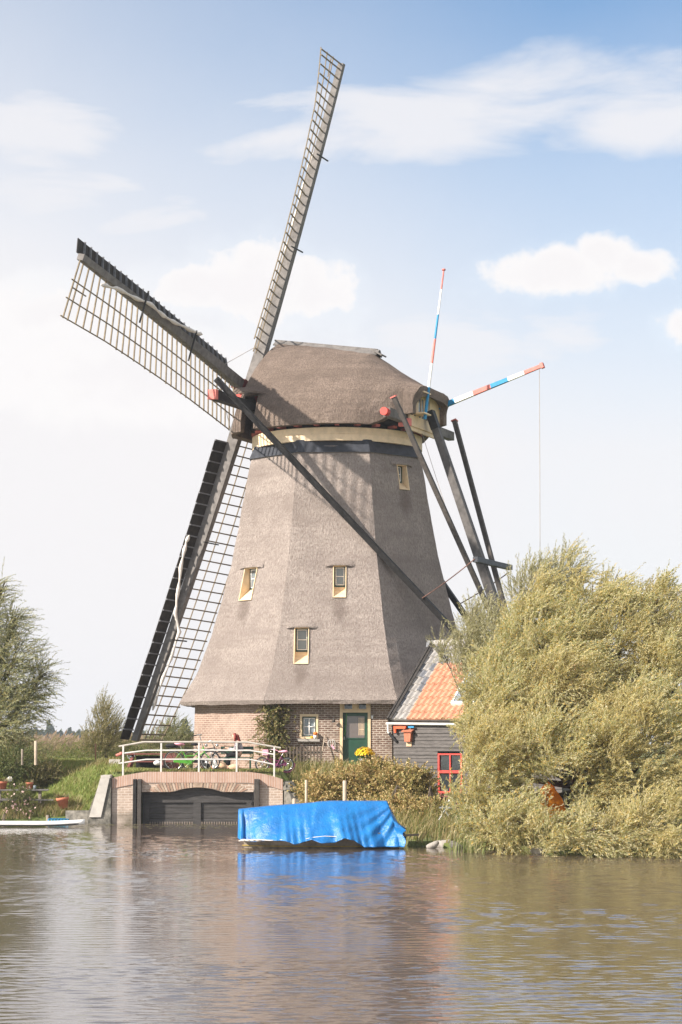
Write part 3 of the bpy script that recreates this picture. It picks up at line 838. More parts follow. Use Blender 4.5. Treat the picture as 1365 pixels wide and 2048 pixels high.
vs = [p for r in out_r for p in r] + [p for r in in_r for p in r]
nt = len(ts); OI = nt * NPH
fs = []
for i in range(nt - 1):
    for k in range(NPH - 1):
        a_ = i * NPH + k
        fs.append((a_, a_ + NPH, a_ + NPH + 1, a_ + 1))
        fs.append((OI + a_, OI + a_ + 1, OI + a_ + NPH + 1, OI + a_ + NPH))
    for k in (0, NPH - 1):
        a_ = i * NPH + k
        f = (a_, OI + a_, OI + a_ + NPH, a_ + NPH)
        fs.append(f if k == 0 else f[::-1])
for k in range(NPH - 1):
    fs.append((k, k + 1, OI + k + 1, OI + k))
fs.append(tuple((nt - 1) * NPH + k for k in range(NPH)))
fs.append(tuple(OI + (nt - 1) * NPH + k for k in range(NPH))[::-1])
# bottom strip that closes outer and inner front faces
fs.append(((nt - 1) * NPH, OI + (nt - 1) * NPH, OI + (nt - 1) * NPH + NPH - 1, (nt - 1) * NPH + NPH - 1))
bm = bmesh.new()
bv = [bm.verts.new(p - Vector((AX.x, AX.y, GZM))) for p in vs]
for f in fs:
    try: bm.faces.new([bv[i] for i in f])
    except ValueError: pass
bmesh.ops.remove_doubles(bm, verts=bm.verts, dist=0.002)
bmesh.ops.recalc_face_normals(bm, faces=bm.faces)
me = bpy.data.meshes.new('cap'); bm.to_mesh(me); bm.free(); me.materials.append(M['thatch_cap'])
cap = bpy.data.objects.new('cap', me); COL.objects.link(cap); cap.parent = mill
SPT, SPZ = 2.35, 15.43
def tbox(t0, t1, w0, w1, z0, z1):
    return [Q(t1, w1, z0), Q(t0, w1, z0), Q(t0, w0, z0), Q(t1, w0, z0), Q(t1, w1, z1), Q(t0, w1, z1), Q(t0, w0, z1), Q(t1, w0, z1)]
cut(cap, [tbox(SPT - .36, SPT + .36, -6, 6, 14.0, 15.9)])
for p in cap.data.polygons: p.use_smooth = False
# brows over the two notches
for s in (-1, 1):
    mb = MB(); vs = []; N = 8
    for k in range(N + 1):
        t_ = SPT - .75 + 1.5 * k / N; c_ = 1 - abs((t_ - SPT) / .75) ** 2
        w_ = 3.05 * s
        vs += [Q(t_, w_ + s * (.02 + .17 * c_), 15.84 + .10 * c_), Q(t_, w_ + s * (.02 + .17 * c_), 15.91 + .1 * c_), Q(t_, w_ - s * .35, 16.25)]
    fs2 = []
    for k in range(N):
        for j in range(2): fs2.append((k * 3 + j, k * 3 + j + 1, k * 3 + j + 4, k * 3 + j + 3))
        fs2.append((k * 3 + 2, k * 3, k * 3 + 3, k * 3 + 5))
    mb.add(vs, fs2); mb.build('thatch_brow', 'thatch_cap', cap)
# ridge boards
mb = MB()
for w_, tl in ((.16, 55), (-.16, -55)):
    pA, pB = Q(2.6, w_, 18.40), Q(-1.78, w_, 17.70)
    n_ = (fb * (1 if w_ > 0 else -1) * .62 + UP * .78).normalized()
    mb.beam(pA, pB, .36, .05, n_)
mb.beam(Q(2.66, 0, 18.52), Q(-1.70, 0, 17.84), .12, .06)
mb.beam(Q(-1.62, .1, 17.78), Q(-2.0, .1, 17.56), .5, .06)
mb.build('ridge_board', 'grey_wood', cap)
# rear wall with three tall windows
mb = MB(); TR = -3.66
wl, wr, zl, zh = 1.66, -1.66, 14.82, 15.72
wins = [(1.56, .98), (.72, .16), (-.10, -.48)]
def rbox(mb, w0, w1, z0, z1, t0, t1, mi=0):
    a_, b_ = max(w0, w1), min(w0, w1)
    return mb.hexa(tbox(min(t0, t1), max(t0, t1), b_, a_, z0, z1), mi)
zw0, zw1 = 14.98, 15.74
edges = [wl] + [x for w_ in wins for x in w_] + [wr]
for k in range(0, len(edges), 2): rbox(mb, edges[k], edges[k + 1], zw0, zw1, TR, TR + .08)
rbox(mb, wl, wr, 14.40, zw0, TR, TR + .08); rbox(mb, wl, wr, zw1, zh + .25, TR, TR + .08)
rbox(mb, wl, wr, 14.55, 14.63, TR - .05, TR - .002)
bw_ = mb.build('rear_boarding', 'cream', cap)
for (a_, b_) in wins:
    mb = MB(); rbox(mb, a_, b_, zw0, zw1, TR + .03, TR + .05); o = mb.build('rear_window', 'glass_pale', bw_)
    mb = MB(); rbox(mb, a_ - (a_ - b_) / 2 + .015, a_ - (a_ - b_) / 2 - .015, zw0, zw1, TR - .012, TR + .025); mb.build('glazing_bar', 'cream_pale', o)
for w_ in (1.75, -1.15):
    mb = MB(); mb.box(Q(-3.5, w_, 14.66), (.5, .17, .30), fa, fb); mb.build('pink_beam_end', 'pink_red', cap, bevel=.03)

# ---- cross beams through the cap, struts and tail pole
def black_part(name, p0, p1, w, h, up=UP, w1=None, h1=None, m_='black_wood', parent=mill, bevel=.012):
    mb = MB(); mb.beam(p0, p1, w, h, up, 0, w1, h1); return mb.build(name, m_, parent, bevel=bevel)
lb = black_part('long_cross_beam', Q(SPT, 6.05, SPZ), Q(SPT, -4.75, SPZ), .34, .36)
mb = MB(); mb.lathe([(.0, 0), (.20, 0), (.20, .16), (.0, .16)], (0, 0, 0), 8, smooth=False)
mb = MB(); mb.beam(Q(SPT, 6.26, SPZ), Q(SPT, 6.05, SPZ), .335, .355); mb.build('beam_end', 'pink_red', lb)
sb = black_part('short_cross_beam', Q(-3.40, 3.35, 14.83), Q(-3.40, -3.60, 14.83), .28, .34, m_='grey_wood')
mb = MB(); mb.tube([Q(-3.40, 3.66, 14.83), Q(-3.40, 3.35, 14.83)], .15, 12, smooth=True); mb.build('beam_end', 'red_paint', sb)
def tp(z): return -3.92 + (-6.05 + 3.92) * (z - 15.1) / (8.92 - 15.1)
mb = MB(); mb.beam(Q(tp(15.2), 0, 15.2), Q(tp(1.9), 0, 1.9), .27, .31, fb, 0, .40, .46); tpole = mb.build('tail_pole', 'pole_wood', mill, bevel=.02)
mb = MB(); mb.beam(Q(tp(15.3), 0, 15.3), Q(tp(14.6), 0, 14.6), .30, .34, fb); mb.build('pole_head', 'black_wood', tpole)
for s, e_, zs_, name in ((1, 5.95, 4.0, 'long_strut'), (-1, 4.45, 3.6, 'long_strut')):
    p0, p1 = Q(SPT - .02, s * e_, SPZ + .62), Q(tp(zs_), s * .4, zs_)
    st = black_part(name, p0, p1, .205, .225, fb)
for s in (1, -1):
    p0, p1 = Q(-3.66, s * 3.3, 15.38), Q(tp(5.5) - .05, s * .35, 5.5)
    st = black_part('short_strut', p0, p1, .17, .19, fb, m_='dark_wood')
    d = (p1 - p0).normalized(); mb = MB(); mb.beam(p0 - d * .05, p0 - d * .0, .22, .24, fb); mb.build('strut_cap', 'pink_red', st)
black_part('tail_cross_beam', Q(-6.32, 1.95, 9.40), Q(-6.32, -2.1, 9.40), .20, .20, m_='bitumen')
# chains from the long struts to the tail beam
def rope_pts(p0, p1, sag, n=14):
    return [p0.lerp(p1, i / n) - UP * sag * 4 * (i / n) * (1 - i / n) for i in range(n + 1)]
def on_strut(s, z):
    p0, p1 = Q(SPT - .02, s * (5.95 if s > 0 else 4.45), SPZ + .62), Q(tp(4.0 if s > 0 else 3.6), s * .4, 4.0 if s > 0 else 3.6)
    return p0.lerp(p1, (p0.z - z) / (p0.z - p1.z))
mb = MB(); mb.tube(rope_pts(on_strut(1, 8.0) + fb * .16, Q(-6.3, 1.95, 9.42), .05), .022, 6); mb.build('stay_chain', 'chain', mill)
mb = MB(); mb.tube(rope_pts(on_strut(-1, 8.0), Q(-6.3, -1.95, 9.2), .05), .022, 6); mb.build('stay_chain', 'chain', mill)
mb = MB(); mb.tube(rope_pts(Q(-3.6, .35, 14.6), Q(-4.6, .4, 11.6), .02), .010, 5); mb.build('hand_rope', 'rope', mill)

# ---- sails
AL, INC, SL, BEND = radians(10.26), radians(13.26), 14.36, 0.33
HUB = AX + fa * 3.8 + UP * 16.47
nvec = fa * cos(INC) + UP * sin(INC); uvec = UP * cos(INC) - fa * sin(INC)
dA = fb * -sin(AL) + uvec * cos(AL); dB = fb * cos(AL) + uvec * sin(AL)
mb = MB()
mb.box(HUB + nvec * .15, (.66, .66, .8), fb, uvec, nvec)
mb.tube([HUB + nvec * .5, HUB - nvec * 3.0], .33, 16)
ph_ = mb.build('poll_end', 'red_paint', mill, bevel=.03)
def sail(dv, side, noff, cloth_pts, label=None, board=True):
    side = side.normalized()
    def C(r): return HUB + dv * r + nvec * (noff + BEND * (r / SL) ** 2)
    mb = MB(); st = np.linspace(.3, SL, 14); vs = []; fs = []
    def sec(r):
        f = r / SL; return .38 - .16 * f, .48 - .24 * f
    for r in st:
        w_, d_ = sec(r)
        for (a_, b_) in ((-1, -1), (1, -1), (1, 1), (-1, 1)): vs.append(C(r) + side * (a_ * w_ / 2) + nvec * (b_ * d_ / 2))
    for i in range(len(st) - 1):
        for k in range(4):
            k2 = (k + 1) % 4; fs.append((i * 4 + k, i * 4 + k2, (i + 1) * 4 + k2, (i + 1) * 4 + k))
    fs.append((3, 2, 1, 0)); fs.append(tuple(len(vs) - 4 + k for k in range(4)))
    mb.add(vs, fs); s = mb.build('sail', 'grey_wood', mill)
    if label: s['label'] = label
    rt_ = MB()
    if label and 'left' in label: rt_.beam(C(.42), C(1.35), .43, .53, nvec).build('painted_root', 'root_red', s)
    tau = lambda r: radians(interp(r, [(0, 17.5), (6, 18), (8, 16.5), (10, 14.5), (12, 11.5), (13.3, 6.5), (14.4, 1)]))
    tau2 = lambda r: radians(30 - 16 * (r / SL))
    wdir = lambda r: side * cos(tau(r)) - nvec * sin(tau(r))
    wl_ = 2.05
    lat = MB(); rs = np.arange(1.75, SL - .02, .398)
    for i, r in enumerate(rs):
        d = wdir(r); p0 = C(r) + side * .1; L = wl_ + rnd.uniform(.02, .08) if i > 0 else wl_ * .70
        if i == 0: L = wl_ * .72
        lat.beam(p0, p0 + d * L, .042, .05, dv)
    for f, r_0 in ((.36, 1.6), (.68, 1.6), (1.0, 2.05)):
        rr = np.linspace(r_0, SL + .05, 16); pts = [C(r) + side * .1 + wdir(r) * (wl_ * f) + nvec * .045 for r in rr]
        for k in range(len(pts) - 1): lat.beam(pts[k], pts[k + 1], .038, .034, nvec)
    r1_, r2_ = SL - .9, SL - .1
    d = wdir(SL - .04); lat.beam(C(SL - .04) + side * .1, C(SL - .04) + side * .1 + d * (wl_ + .05), .042, .05, dv)
    lat.beam(C(r1_) + wdir(r1_) * 1.08 + nvec * .03, C(r2_) + wdir(r2_) * 1.08 + nvec * .03, .04, .035, nvec)
    lat.build('lattice', 'lath', s)
    bo = MB()
    seg = np.arange(2.1, SL + .01, .438); bd = lambda r: -side * cos(tau2(r)) + nvec * sin(tau2(r))
    for i in range(len(seg) - 1):
        r0, r1 = seg[i], seg[i + 1]; wb = .62 - .004 * i + rnd.uniform(-.012, .012)
        a0, a1 = C(r0) - side * .13 + nvec * .20, C(r1) - side * .13 + nvec * .20
        nb = (nvec * cos(tau2(r0)) + side * sin(tau2(r0)))
        bo.hexa([a0 - nb * .015, a1 - nb * .015, a1 + bd(r1) * wb - nb * .015, a0 + bd(r0) * wb - nb * .015, a0 + nb * .015, a1 + nb * .015, a1 + bd(r1) * wb + nb * .015, a0 + bd(r0) * wb + nb * .015])
        bo.beam(a0 - nb * .045 + dv * .03, a0 - nb * .045 + dv * .03 + bd(r0) * (wb + .01), .075, .05, dv, 1)
    bo.build('wind_board', ['tar_board', 'batten'], s)
    cl = MB(); pts = []
    for (r, sd, dn) in cloth_pts: pts.append(C(r) + side * sd + nvec * dn)
    ip = []
    for k in range(len(pts) - 1):
        for j in range(4): ip.append(pts[k].lerp(pts[k + 1], j / 4))
    ip.append(pts[-1])
    ip = [p + Vector((rnd.uniform(-.015, .015), rnd.uniform(-.015, .015), rnd.uniform(-.015, .015))) for p in ip]
    nI = len(ip); cl.tube(ip, [(.06 + .025 * sin(k * 1.7)) * (1 if 0 < k < nI - 1 else .4) for k in range(nI)], 9)
    cl.build('sail_cloth', 'cloth', s)
    for r in (6.2, 10.2):
        pk = MB(); pk.beam(C(r) - side * .45 - nvec * .30, C(r) + side * .75 - nvec * .34, .05, .05, nvec)
        pk.build('cleat', 'black_wood', s)
    return s
clA = [(SL - 2.4, -.02, .0), (SL - 3.2, -.2, .2), (SL - 4.2, -.16, .30), (SL - 5.6, -.14, .30), (SL - 7.0, -.12, .28), (SL - 8.5, -.1, .26)]
sail(dA, fb, .0, clA, 'sail pointing up')
sail(-dA, -fb, .0, [(SL - 1.3, .12, -.22), (SL - 2.5, .0, -.25), (SL - 3.4, .05, -.28), (SL - 4.5, .0, -.28), (SL - 5.2, -.28, .0), (SL - 6.2, -.46, .14), (SL - 7.2, -.66, .25), (SL - 7.9, -.74, .28), (SL - 8.3, -.80, .22)], 'sail pointing down')
sail(dB, -uvec * cos(AL) * 1.0 + fb * sin(AL), -.12, [(SL - 1.4, .42, -.15), (SL - 2.3, .20, -.22), (SL - 3.6, .05, -.26), (SL - 4.6, -.12, -.28), (SL - 5.6, -.05, -.3), (SL - 6.6, -.16, -.3), (SL - 8.0, -.35, -.28), (SL - 8.8, -.50, -.2)], 'sail pointing left')
sail(-dB, uvec * cos(AL) - fb * sin(AL), -.12, [(SL - 1.6, .10, .26), (SL - 4.2, .12, .3), (SL - 6.8, -.1, .3), (SL - 8.3, -.3, .28)], 'sail pointing right behind the body')
mb = MB()
for (p, q_) in ((HUB + dA * 1.9 + fb * .9 - nvec * .2, HUB + dB * 3.2 - nvec * .1), (HUB - dA * 2.3 - fb * .3, HUB + dB * 3.4)):
    mb.tube(rope_pts(p, q_, .0, 4), .012, 5)
mb.build('sail_rope', 'rope', mill)

# ---- striped poles on the rear of the cap
def striped_pole(name, p0, p1, r0, r1, stops, label, square=False):
    root = thing(name, p0, label, 'flagpole', 'striped poles on the rear of the cap')
    mb = MB(); d = (p1 - p0)
    cols = ['blue_paint', 'white_paint', 'pink_red']
    for k in range(len(stops) - 1):
        f0, f1, ci = stops[k][0], stops[k + 1][0], stops[k][1]
        a_, b_ = r0 + (r1 - r0) * f0, r0 + (r1 - r0) * f1
        if square: mb.beam(p0 + d * f0, p0 + d * f1, 2 * a_, 2 * a_, UP, ci, 2 * b_, 2 * b_)
        else: mb.tube([p0 + d * f0, p0 + d * f1], [a_, b_], 10, ci)
    mb.build('pole', cols, root)
    return root
p0 = Q(-3.72, 1.05, 14.95)
p0 = at_t(850, 838, -4.0); p1 = at_t(888, 541, -4.45)
r_ = striped_pole('flagpole', p0, p1, .066, .03, [(0, 0), (.21, 1), (.37, 2), (.535, 0), (.70, 1), (.87, 2), (1, 2)], 'upright red white and blue striped pole at the rear of the cap')
mb = MB(); mb.lathe([(0, .0), (.07, .0), (.075, .06), (0, .07)], p1, 10); mb.build('finial', 'pink_red', r_)
for z in (15.06, 15.86):
    mb = MB(); mb.beam(Q(-3.5, .62 + .35, z), Q(-4.12, .62 + .35, z), .75, .05); mb.build('bracket', 'cream', r_)
p0 = at_t(876, 816, -3.58); p1 = at(1083, 732, Y=(p0.y - 1.75))
r_ = striped_pole('flagpole', p0, p1, .098, .066, [(0, 0), (.17, 1), (.35, 2), (.52, 0), (.685, 1), (.84, 2), (1, 2)], 'slanting red white and blue striped pole with a hanging rope', True)
mb = MB(); d = (p1 - p0).normalized(); mb.beam(p1 - d * .02, p1 + d * .10, .2, .2); mb.build('pole_tip', 'pink_red', r_)
mb = MB(); pe = p1 - d * .08 - UP * .1; mb.tube([pe, pe + Vector((-.02, 0, -4)), pe + Vector((-.05, .05, -8.6))], .011, 5); mb.build('hanging_rope', 'rope', r_)

def rand_dir():
    v = Vector((rnd.gauss(0, 1), rnd.gauss(0, 1), rnd.gauss(0, .3))); return v.normalized()

# ================================================================== LOCK WALL, GATE, RAILING
LY = 74.05
def lx(px, y=LY): return at(px, 1600, Y=y).x
def lz(py, y=LY): return at(400, py, Y=y).z
xl, xr = lx(224), lx(566)
lock = thing('lock_wall', ((xl + xr) / 2, LY, 0), 'brick lock wall with a segmental arch and a soldier course on top', 'brick wall')
def cop_top(x):                                           # coping drops towards both ends
    a = lx(292); b_ = lx(500)
    if x < a: return lz(1544) - (lz(1544) - lz(1556)) * ((a - x) / (a - xl)) ** 1.3
    if x > b_: return lz(1545) - (lz(1545) - lz(1559)) * ((x - b_) / (xr - b_)) ** 1.6
    return lz(1544)
mb = MB(); N = 40; CH = .36
xs = np.linspace(xl, xr, N + 1)
gx0, gx1, gz1 = lx(283), lx(510), lz(1584)
acx = lx(396); 
def arch_z(x):                                            # arch springs over the gate
    hw = lx(444) - acx + .02
    return gz1 + max(0, (lz(1575) - gz1) * (1 - ((x - acx) / hw) ** 2)) if abs(x - acx) < hw else gz1
for i in range(N):
    a, b_ = xs[i], xs[i + 1]
    za, zb = cop_top(a) - CH, cop_top(b_) - CH
    if b_ <= gx0 + .05 or a >= gx1 - .05:
        mb.add([(a, LY, -1), (b_, LY, -1), (b_, LY, zb), (a, LY, za)], [(0, 1, 2, 3)], 0, [[(a, -1), (b_, -1), (b_, zb), (a, za)]])
    else:
        mb.add([(a, LY, arch_z(a)), (b_, LY, arch_z(b_)), (b_, LY, zb), (a, LY, za)], [(0, 1, 2, 3)], 0, [[(a, arch_z(a)), (b_, arch_z(b_)), (b_, zb), (a, za)]])
        mb.add([(a, LY, arch_z(a)), (b_, LY, arch_z(b_)), (b_, LY + .6, arch_z(b_)), (a, LY + .6, arch_z(a))], [(0, 3, 2, 1)], 0, [[(a, 0), (a, .6), (b_, .6), (b_, 0)]])
for x in (xl, xr): mb.add([(x, LY, -1), (x, LY + .5, -1), (x, LY + .5, cop_top(x) - CH), (x, LY, cop_top(x) - CH)], [(0, 1, 2, 3)], 0, [[(0, -1), (.5, -1), (.5, 1.3), (0, 1.3)]])
mb.build('brick_face', 'brick_lock', lock)
mb = MB()
for i in range(N):
    a, b_ = xs[i], xs[i + 1]; ta, tb = cop_top(a), cop_top(b_); y0 = LY - .03; y1 = LY + .45
    mb.add([(a, y0, ta - CH), (b_, y0, tb - CH), (b_, y0, tb), (a, y0, ta)], [(0, 1, 2, 3)], 0, [[(a, 0.02), (b_, 0.02), (b_, .38), (a, .38)]])
    mb.add([(a, y0, ta), (b_, y0, tb), (b_, y1, tb), (a, y1, ta)], [(0, 1, 2, 3)], 0, [[(a, .02), (b_, .02), (b_, .39), (a, .39)]])
    mb.add([(a, y0, ta - CH), (b_, y0, tb - CH), (b_, y1, tb - CH), (a, y1, ta - CH)], [(0, 3, 2, 1)], 0, [[(a, .02), (a, .39), (b_, .39), (b_, .02)]])
for x in (xl, xr): mb.add([(x, LY - .03, cop_top(x) - CH), (x, LY + .45, cop_top(x) - CH), (x, LY + .45, cop_top(x)), (x, LY - .03, cop_top(x))], [(0, 1, 2, 3)], 0, [[(0, .02), (.05, .02), (.05, .38), (0, .38)]])
mb.build('coping', 'coping', lock)
mb = MB()                                                 # voussoirs
Rr = 2.9; ac = Vector((acx, 0, arch_z(acx) - Rr)); half_a = 0.60; nv = 38
for k in range(nv):
    a0 = -half_a + 2 * half_a * k / nv + .004; a1 = -half_a + 2 * half_a * (k + 1) / nv - .004
    if abs((a0 + a1) / 2) < .07: continue
    r0 = max(Rr + .0, 0); r1 = Rr + .40
    zmin = gz1 + .003
    pts = []
    for (aa, r) in ((a0, r0), (a1, r0), (a1, r1), (a0, r1)):
        p = ac + Vector((sin(aa) * r, 0, cos(aa) * r)); p.z = max(p.z, arch_z(p.x) + .003); pts.append(p)
    if pts[2].z - pts[1].z < .05: continue
    mb.hexa([Vector((p.x, LY - .02, p.z)) for p in pts] + [Vector((p.x, LY + .2, p.z)) for p in pts], k % 3)
mb.build('arch_ring', ['voussoir', mat('voussoir_pale', (0.42, 0.33, 0.26), .9, .3, 5, .3, 30), mat('voussoir_red', (0.36, 0.23, 0.17), .9, .3, 5, .3, 30)], lock)
mb = MB(); mb.hexa([Vector((acx + s * w_, y, z)) for z, w_ in ((arch_z(acx) + .005, .15), (cop_top(acx) - CH - .01, .17)) for (s, y) in ((-1, LY - .035), (1, LY - .035), (1, LY + .2), (-1, LY + .2))])
mb.build('keystone', 'voussoir', lock)
mb = MB(); mb.box((acx, LY + 1.4, .2), (gx1 - gx0 + 1.5, .1, 2.6)); mb.build('chamber_back', 'mossy', lock)

gate = thing('lock_gate', (acx, LY + .2, -.6), 'black tarred timber gate closing the arch of the brick wall', 'gate')
mb = MB(); gy = LY + .30
zt0 = gz1 - .01; zb0 = lz(1650) - .3
nb = 6
for k in range(nb):
    z0 = zb0 + (gz1 - .36 - zb0) * k / nb; z1 = zb0 + (gz1 - .36 - zb0) * (k + 1) / nb - .012
    mb.box(((gx0 + gx1) / 2, gy, (z0 + z1) / 2), (gx1 - gx0 - .1, .06, z1 - z0))
mb.build('board_panel', 'gate_wood', gate)
mb = MB(); vs = []; NN = 24
for i in range(NN + 1):
    x = gx0 + .02 + (gx1 - gx0 - .04) * i / NN
    for (y, z) in ((gy - .09, gz1 - .36), (gy - .09, arch_z(x) - .012), (gy + .05, arch_z(x) - .012), (gy + .05, gz1 - .36)): vs.append((x, y, z))
fs = []
for i in range(NN):
    for k in range(4): fs.append((i * 4 + k, i * 4 + (k + 1) % 4, i * 4 + 4 + (k + 1) % 4, i * 4 + 4 + k))
mb.add(vs, fs + [(3, 2, 1, 0), (NN * 4, NN * 4 + 1, NN * 4 + 2, NN * 4 + 3)]); mb.build('top_rail', 'gate_wood', gate)
for px in (292, 394, 500):
    mb = MB(); mb.box((lx(px), gy - .06, (gz1 - .365 + zb0) / 2), (.26 if px == 394 else .24, .06, gz1 - .365 - zb0)); mb.build('stile', 'gate_wood', gate)
mb = MB()
for k in range(44): mb.box((gx0 + .12 + k * (gx1 - gx0 - .24) / 43, gy - .07, lz(1647)), (.035, .03, .10))
mb.build('bottom_slats', 'old_wood', gate)
mb = MB(); mb.tube([(lx(502), gy - .12, lz(1609)), (lx(507), gy - .14, lz(1595)), (lx(509), LY - .12, lz(1580))], .018, 6); mb.build('gate_rod', 'iron', gate)
for px0, px1, lab in ((267, 274, 'left outer'), (276.5, 284, 'left inner'), (509, 519.5, 'right')):
    x0, x1 = lx(px0), lx(px1)
    mb = MB(); mb.beam(((x0 + x1) / 2, LY - .10, -.9), ((x0 + x1) / 2, LY - .10, lz(1558)), .18, x1 - x0, (1, 0, 0))
    o = mb.build('guide_post', 'dark_wood' if px0 > 275 else 'black_wood', None, origin=((x0 + x1) / 2, LY, -.9), bevel=.015)
    tag(o, {267: 'black timber guide post at the far left side of the lock gate', 276.5: 'rough brown timber guide post touching the left end of the gate', 509: 'dark timber guide post at the right end of the lock gate'}[px0], 'post', 'guide posts of the lock gate')
# wing walls
def prism(name, pts, y0, y1, m_, parent=None, origin=None):
    mb = MB(); n_ = len(pts)
    v0 = [(x, y0, z) for x, z in pts]; v1 = [(x, y1, z) for x, z in pts]
    mb.add(v0 + v1, [tuple(range(n_)), tuple(range(n_, 2 * n_))[::-1]] + [(k, n_ + k, n_ + (k + 1) % n_, (k + 1) % n_) for k in range(n_)])
    return mb.build(name, m_, parent, origin)
wing = thing('wing_wall', (xl - .3, LY, -.8), 'mossy sloping wing wall with a pale concrete coping left of the lock', 'retaining wall')
P_ = [(xl - .02, -.9), (xl - .02, lz(1555)), (lx(203), lz(1556)), (lx(178), lz(1625)), (lx(178), -.9)]
prism('wall_face', P_, LY - .12, LY + .9, 'mossy', wing)
mb = MB(); a0, a1 = Vector((lx(219), 0, lz(1554) + .02)), Vector((lx(180), 0, lz(1622) + .02))
mb.hexa([Vector((a0.x - .28, LY - .16, a0.z - .05)), Vector((a0.x + .04, LY - .16, a0.z - .05)), Vector((a0.x + .04, LY + 1.0, a0.z - .05)), Vector((a0.x - .28, LY + 1.0, a0.z - .05)),
         Vector((a0.x - .28, LY - .16, a0.z + .04)), Vector((a0.x + .04, LY - .16, a0.z + .04)), Vector((a0.x + .04, LY + 1.0, a0.z + .04)), Vector((a0.x - .28, LY + 1.0, a0.z + .04))])
top0 = Vector((lx(203), 0, lz(1556))); top1 = Vector((lx(186), 0, lz(1628)))
n_ = Vector((-(top0.z - top1.z), 0, (top0.x - top1.x))).normalized() * -.05
n_ = Vector((-.05, 0, .02))
mb.hexa([Vector((top1.x - .1, LY - .17, top1.z - .1)), Vector((top1.x + .30, LY - .17, top1.z - .1)), Vector((top1.x + .30, LY + 1.3, top1.z + .0)), Vector((top1.x - .1, LY + 1.3, top1.z + .0)),
         Vector((top0.x - .02, LY - .17, top0.z)), Vector((a0.x + .02, LY - .17, a0.z - .055)), Vector((a0.x + .02, LY + 1.3, a0.z - .055)), Vector((top0.x - .02, LY + 1.3, top0.z))])
mb.build('wall_coping', 'concrete', wing)
qw = thing('quay_wall', (lx(150), LY + .9, -.8), 'low stained quay wall at the water left of the wing wall', 'retaining wall')
mb = MB(); mb.hexa([Vector((x, y, z)) for z in (-.9, lz(1623)) for (x, y) in ((lx(125), LY + .9), (lx(181), LY + .5), (lx(181), LY + 1.2), (lx(125), LY + 1.5))]); mb.build('wall_face', 'mossy', qw)
wing2 = thing('wing_wall', (xr + .5, LY + .5, -.8), 'rough pale stone wing wall right of the lock, dropping behind the boat', 'retaining wall')
mb = MB()
for k in range(5):
    f0, f1 = k / 5, (k + 1) / 5
    A_, B_ = Vector((xr + .04, LY + .02, lz(1562))), Vector((lx(604), LY - 1.2, lz(1625)))
    p0, p1 = A_.lerp(B_, f0), A_.lerp(B_, f1); z0, z1 = p0.z - .05 * k, p1.z - .05 * (k + 1)
    if k == 0: z0 = p0.z
    mb.hexa([Vector((p0.x, p0.y, -.9)), Vector((p1.x, p1.y, -.9)), Vector((p1.x + .3, p1.y + .35, -.9)), Vector((p0.x + .3, p0.y + .35, -.9)), Vector((p0.x, p0.y, z0)), Vector((p1.x, p1.y, z1)), Vector((p1.x + .3, p1.y + .35, z1)), Vector((p0.x + .3, p0.y + .35, z0))])
mb.build('wall_face', 'mossy', wing2)
mb = MB()
for k in range(26):
    p = A_.lerp(B_, rnd.uniform(0, 1)); q_ = Vector(rand_dir()); X2 = q_.cross(UP).normalized(); mb.box((p.x + .1 + rnd.uniform(-.1, .1), p.y + .08 + rnd.uniform(-.12, .1), p.z - .1 + rnd.uniform(-.12, .1)), (rnd.uniform(.1, .2), rnd.uniform(.1, .2), rnd.uniform(.07, .13)), q_, X2, q_.cross(X2))
mb.build('rubble_coping', 'mossy', wing2)

rail = thing('railing', (lx(395), LY + .18, cop_top(acx)), 'white metal railing with five posts on top of the lock wall', 'railing')
RY = LY + .18
def rx(px): return at(px, 1500, Y=RY).x
def rz(px_, py): return at(px_, py, Y=RY).z
for (px, pt) in ((247, 1491), (323, 1486), (398.5, 1485), (474, 1485), (549, 1494)):
    x = rx(px); mb = MB(); mb.box((x, RY, (cop_top(x) - .06 + rz(px, pt)) / 2), (.058, .058, rz(px, pt) - cop_top(x) + .06)); mb.build('post', 'white_metal', rail, bevel=.006)
for prof, r, m_ in (([(238, 1493), (288, 1484), (322, 1484), (398, 1484), (474, 1484.5), (496, 1484.5), (562, 1496)], .032, 'rail_top'),
                    ([(249, 1506.5), (292, 1501), (400, 1500.5), (500, 1501), (549, 1509)], .026, 'white_metal'),
                    ([(238, 1527), (292, 1519), (400, 1518.5), (500, 1519), (549, 1529)], .024, 'white_metal')):
    mb = MB(); pts = [Vector((rx(a_), RY, rz(a_, b_))) for a_, b_ in prof]; mb.tube(pts, r, 8); mb.build('rail', m_, rail)

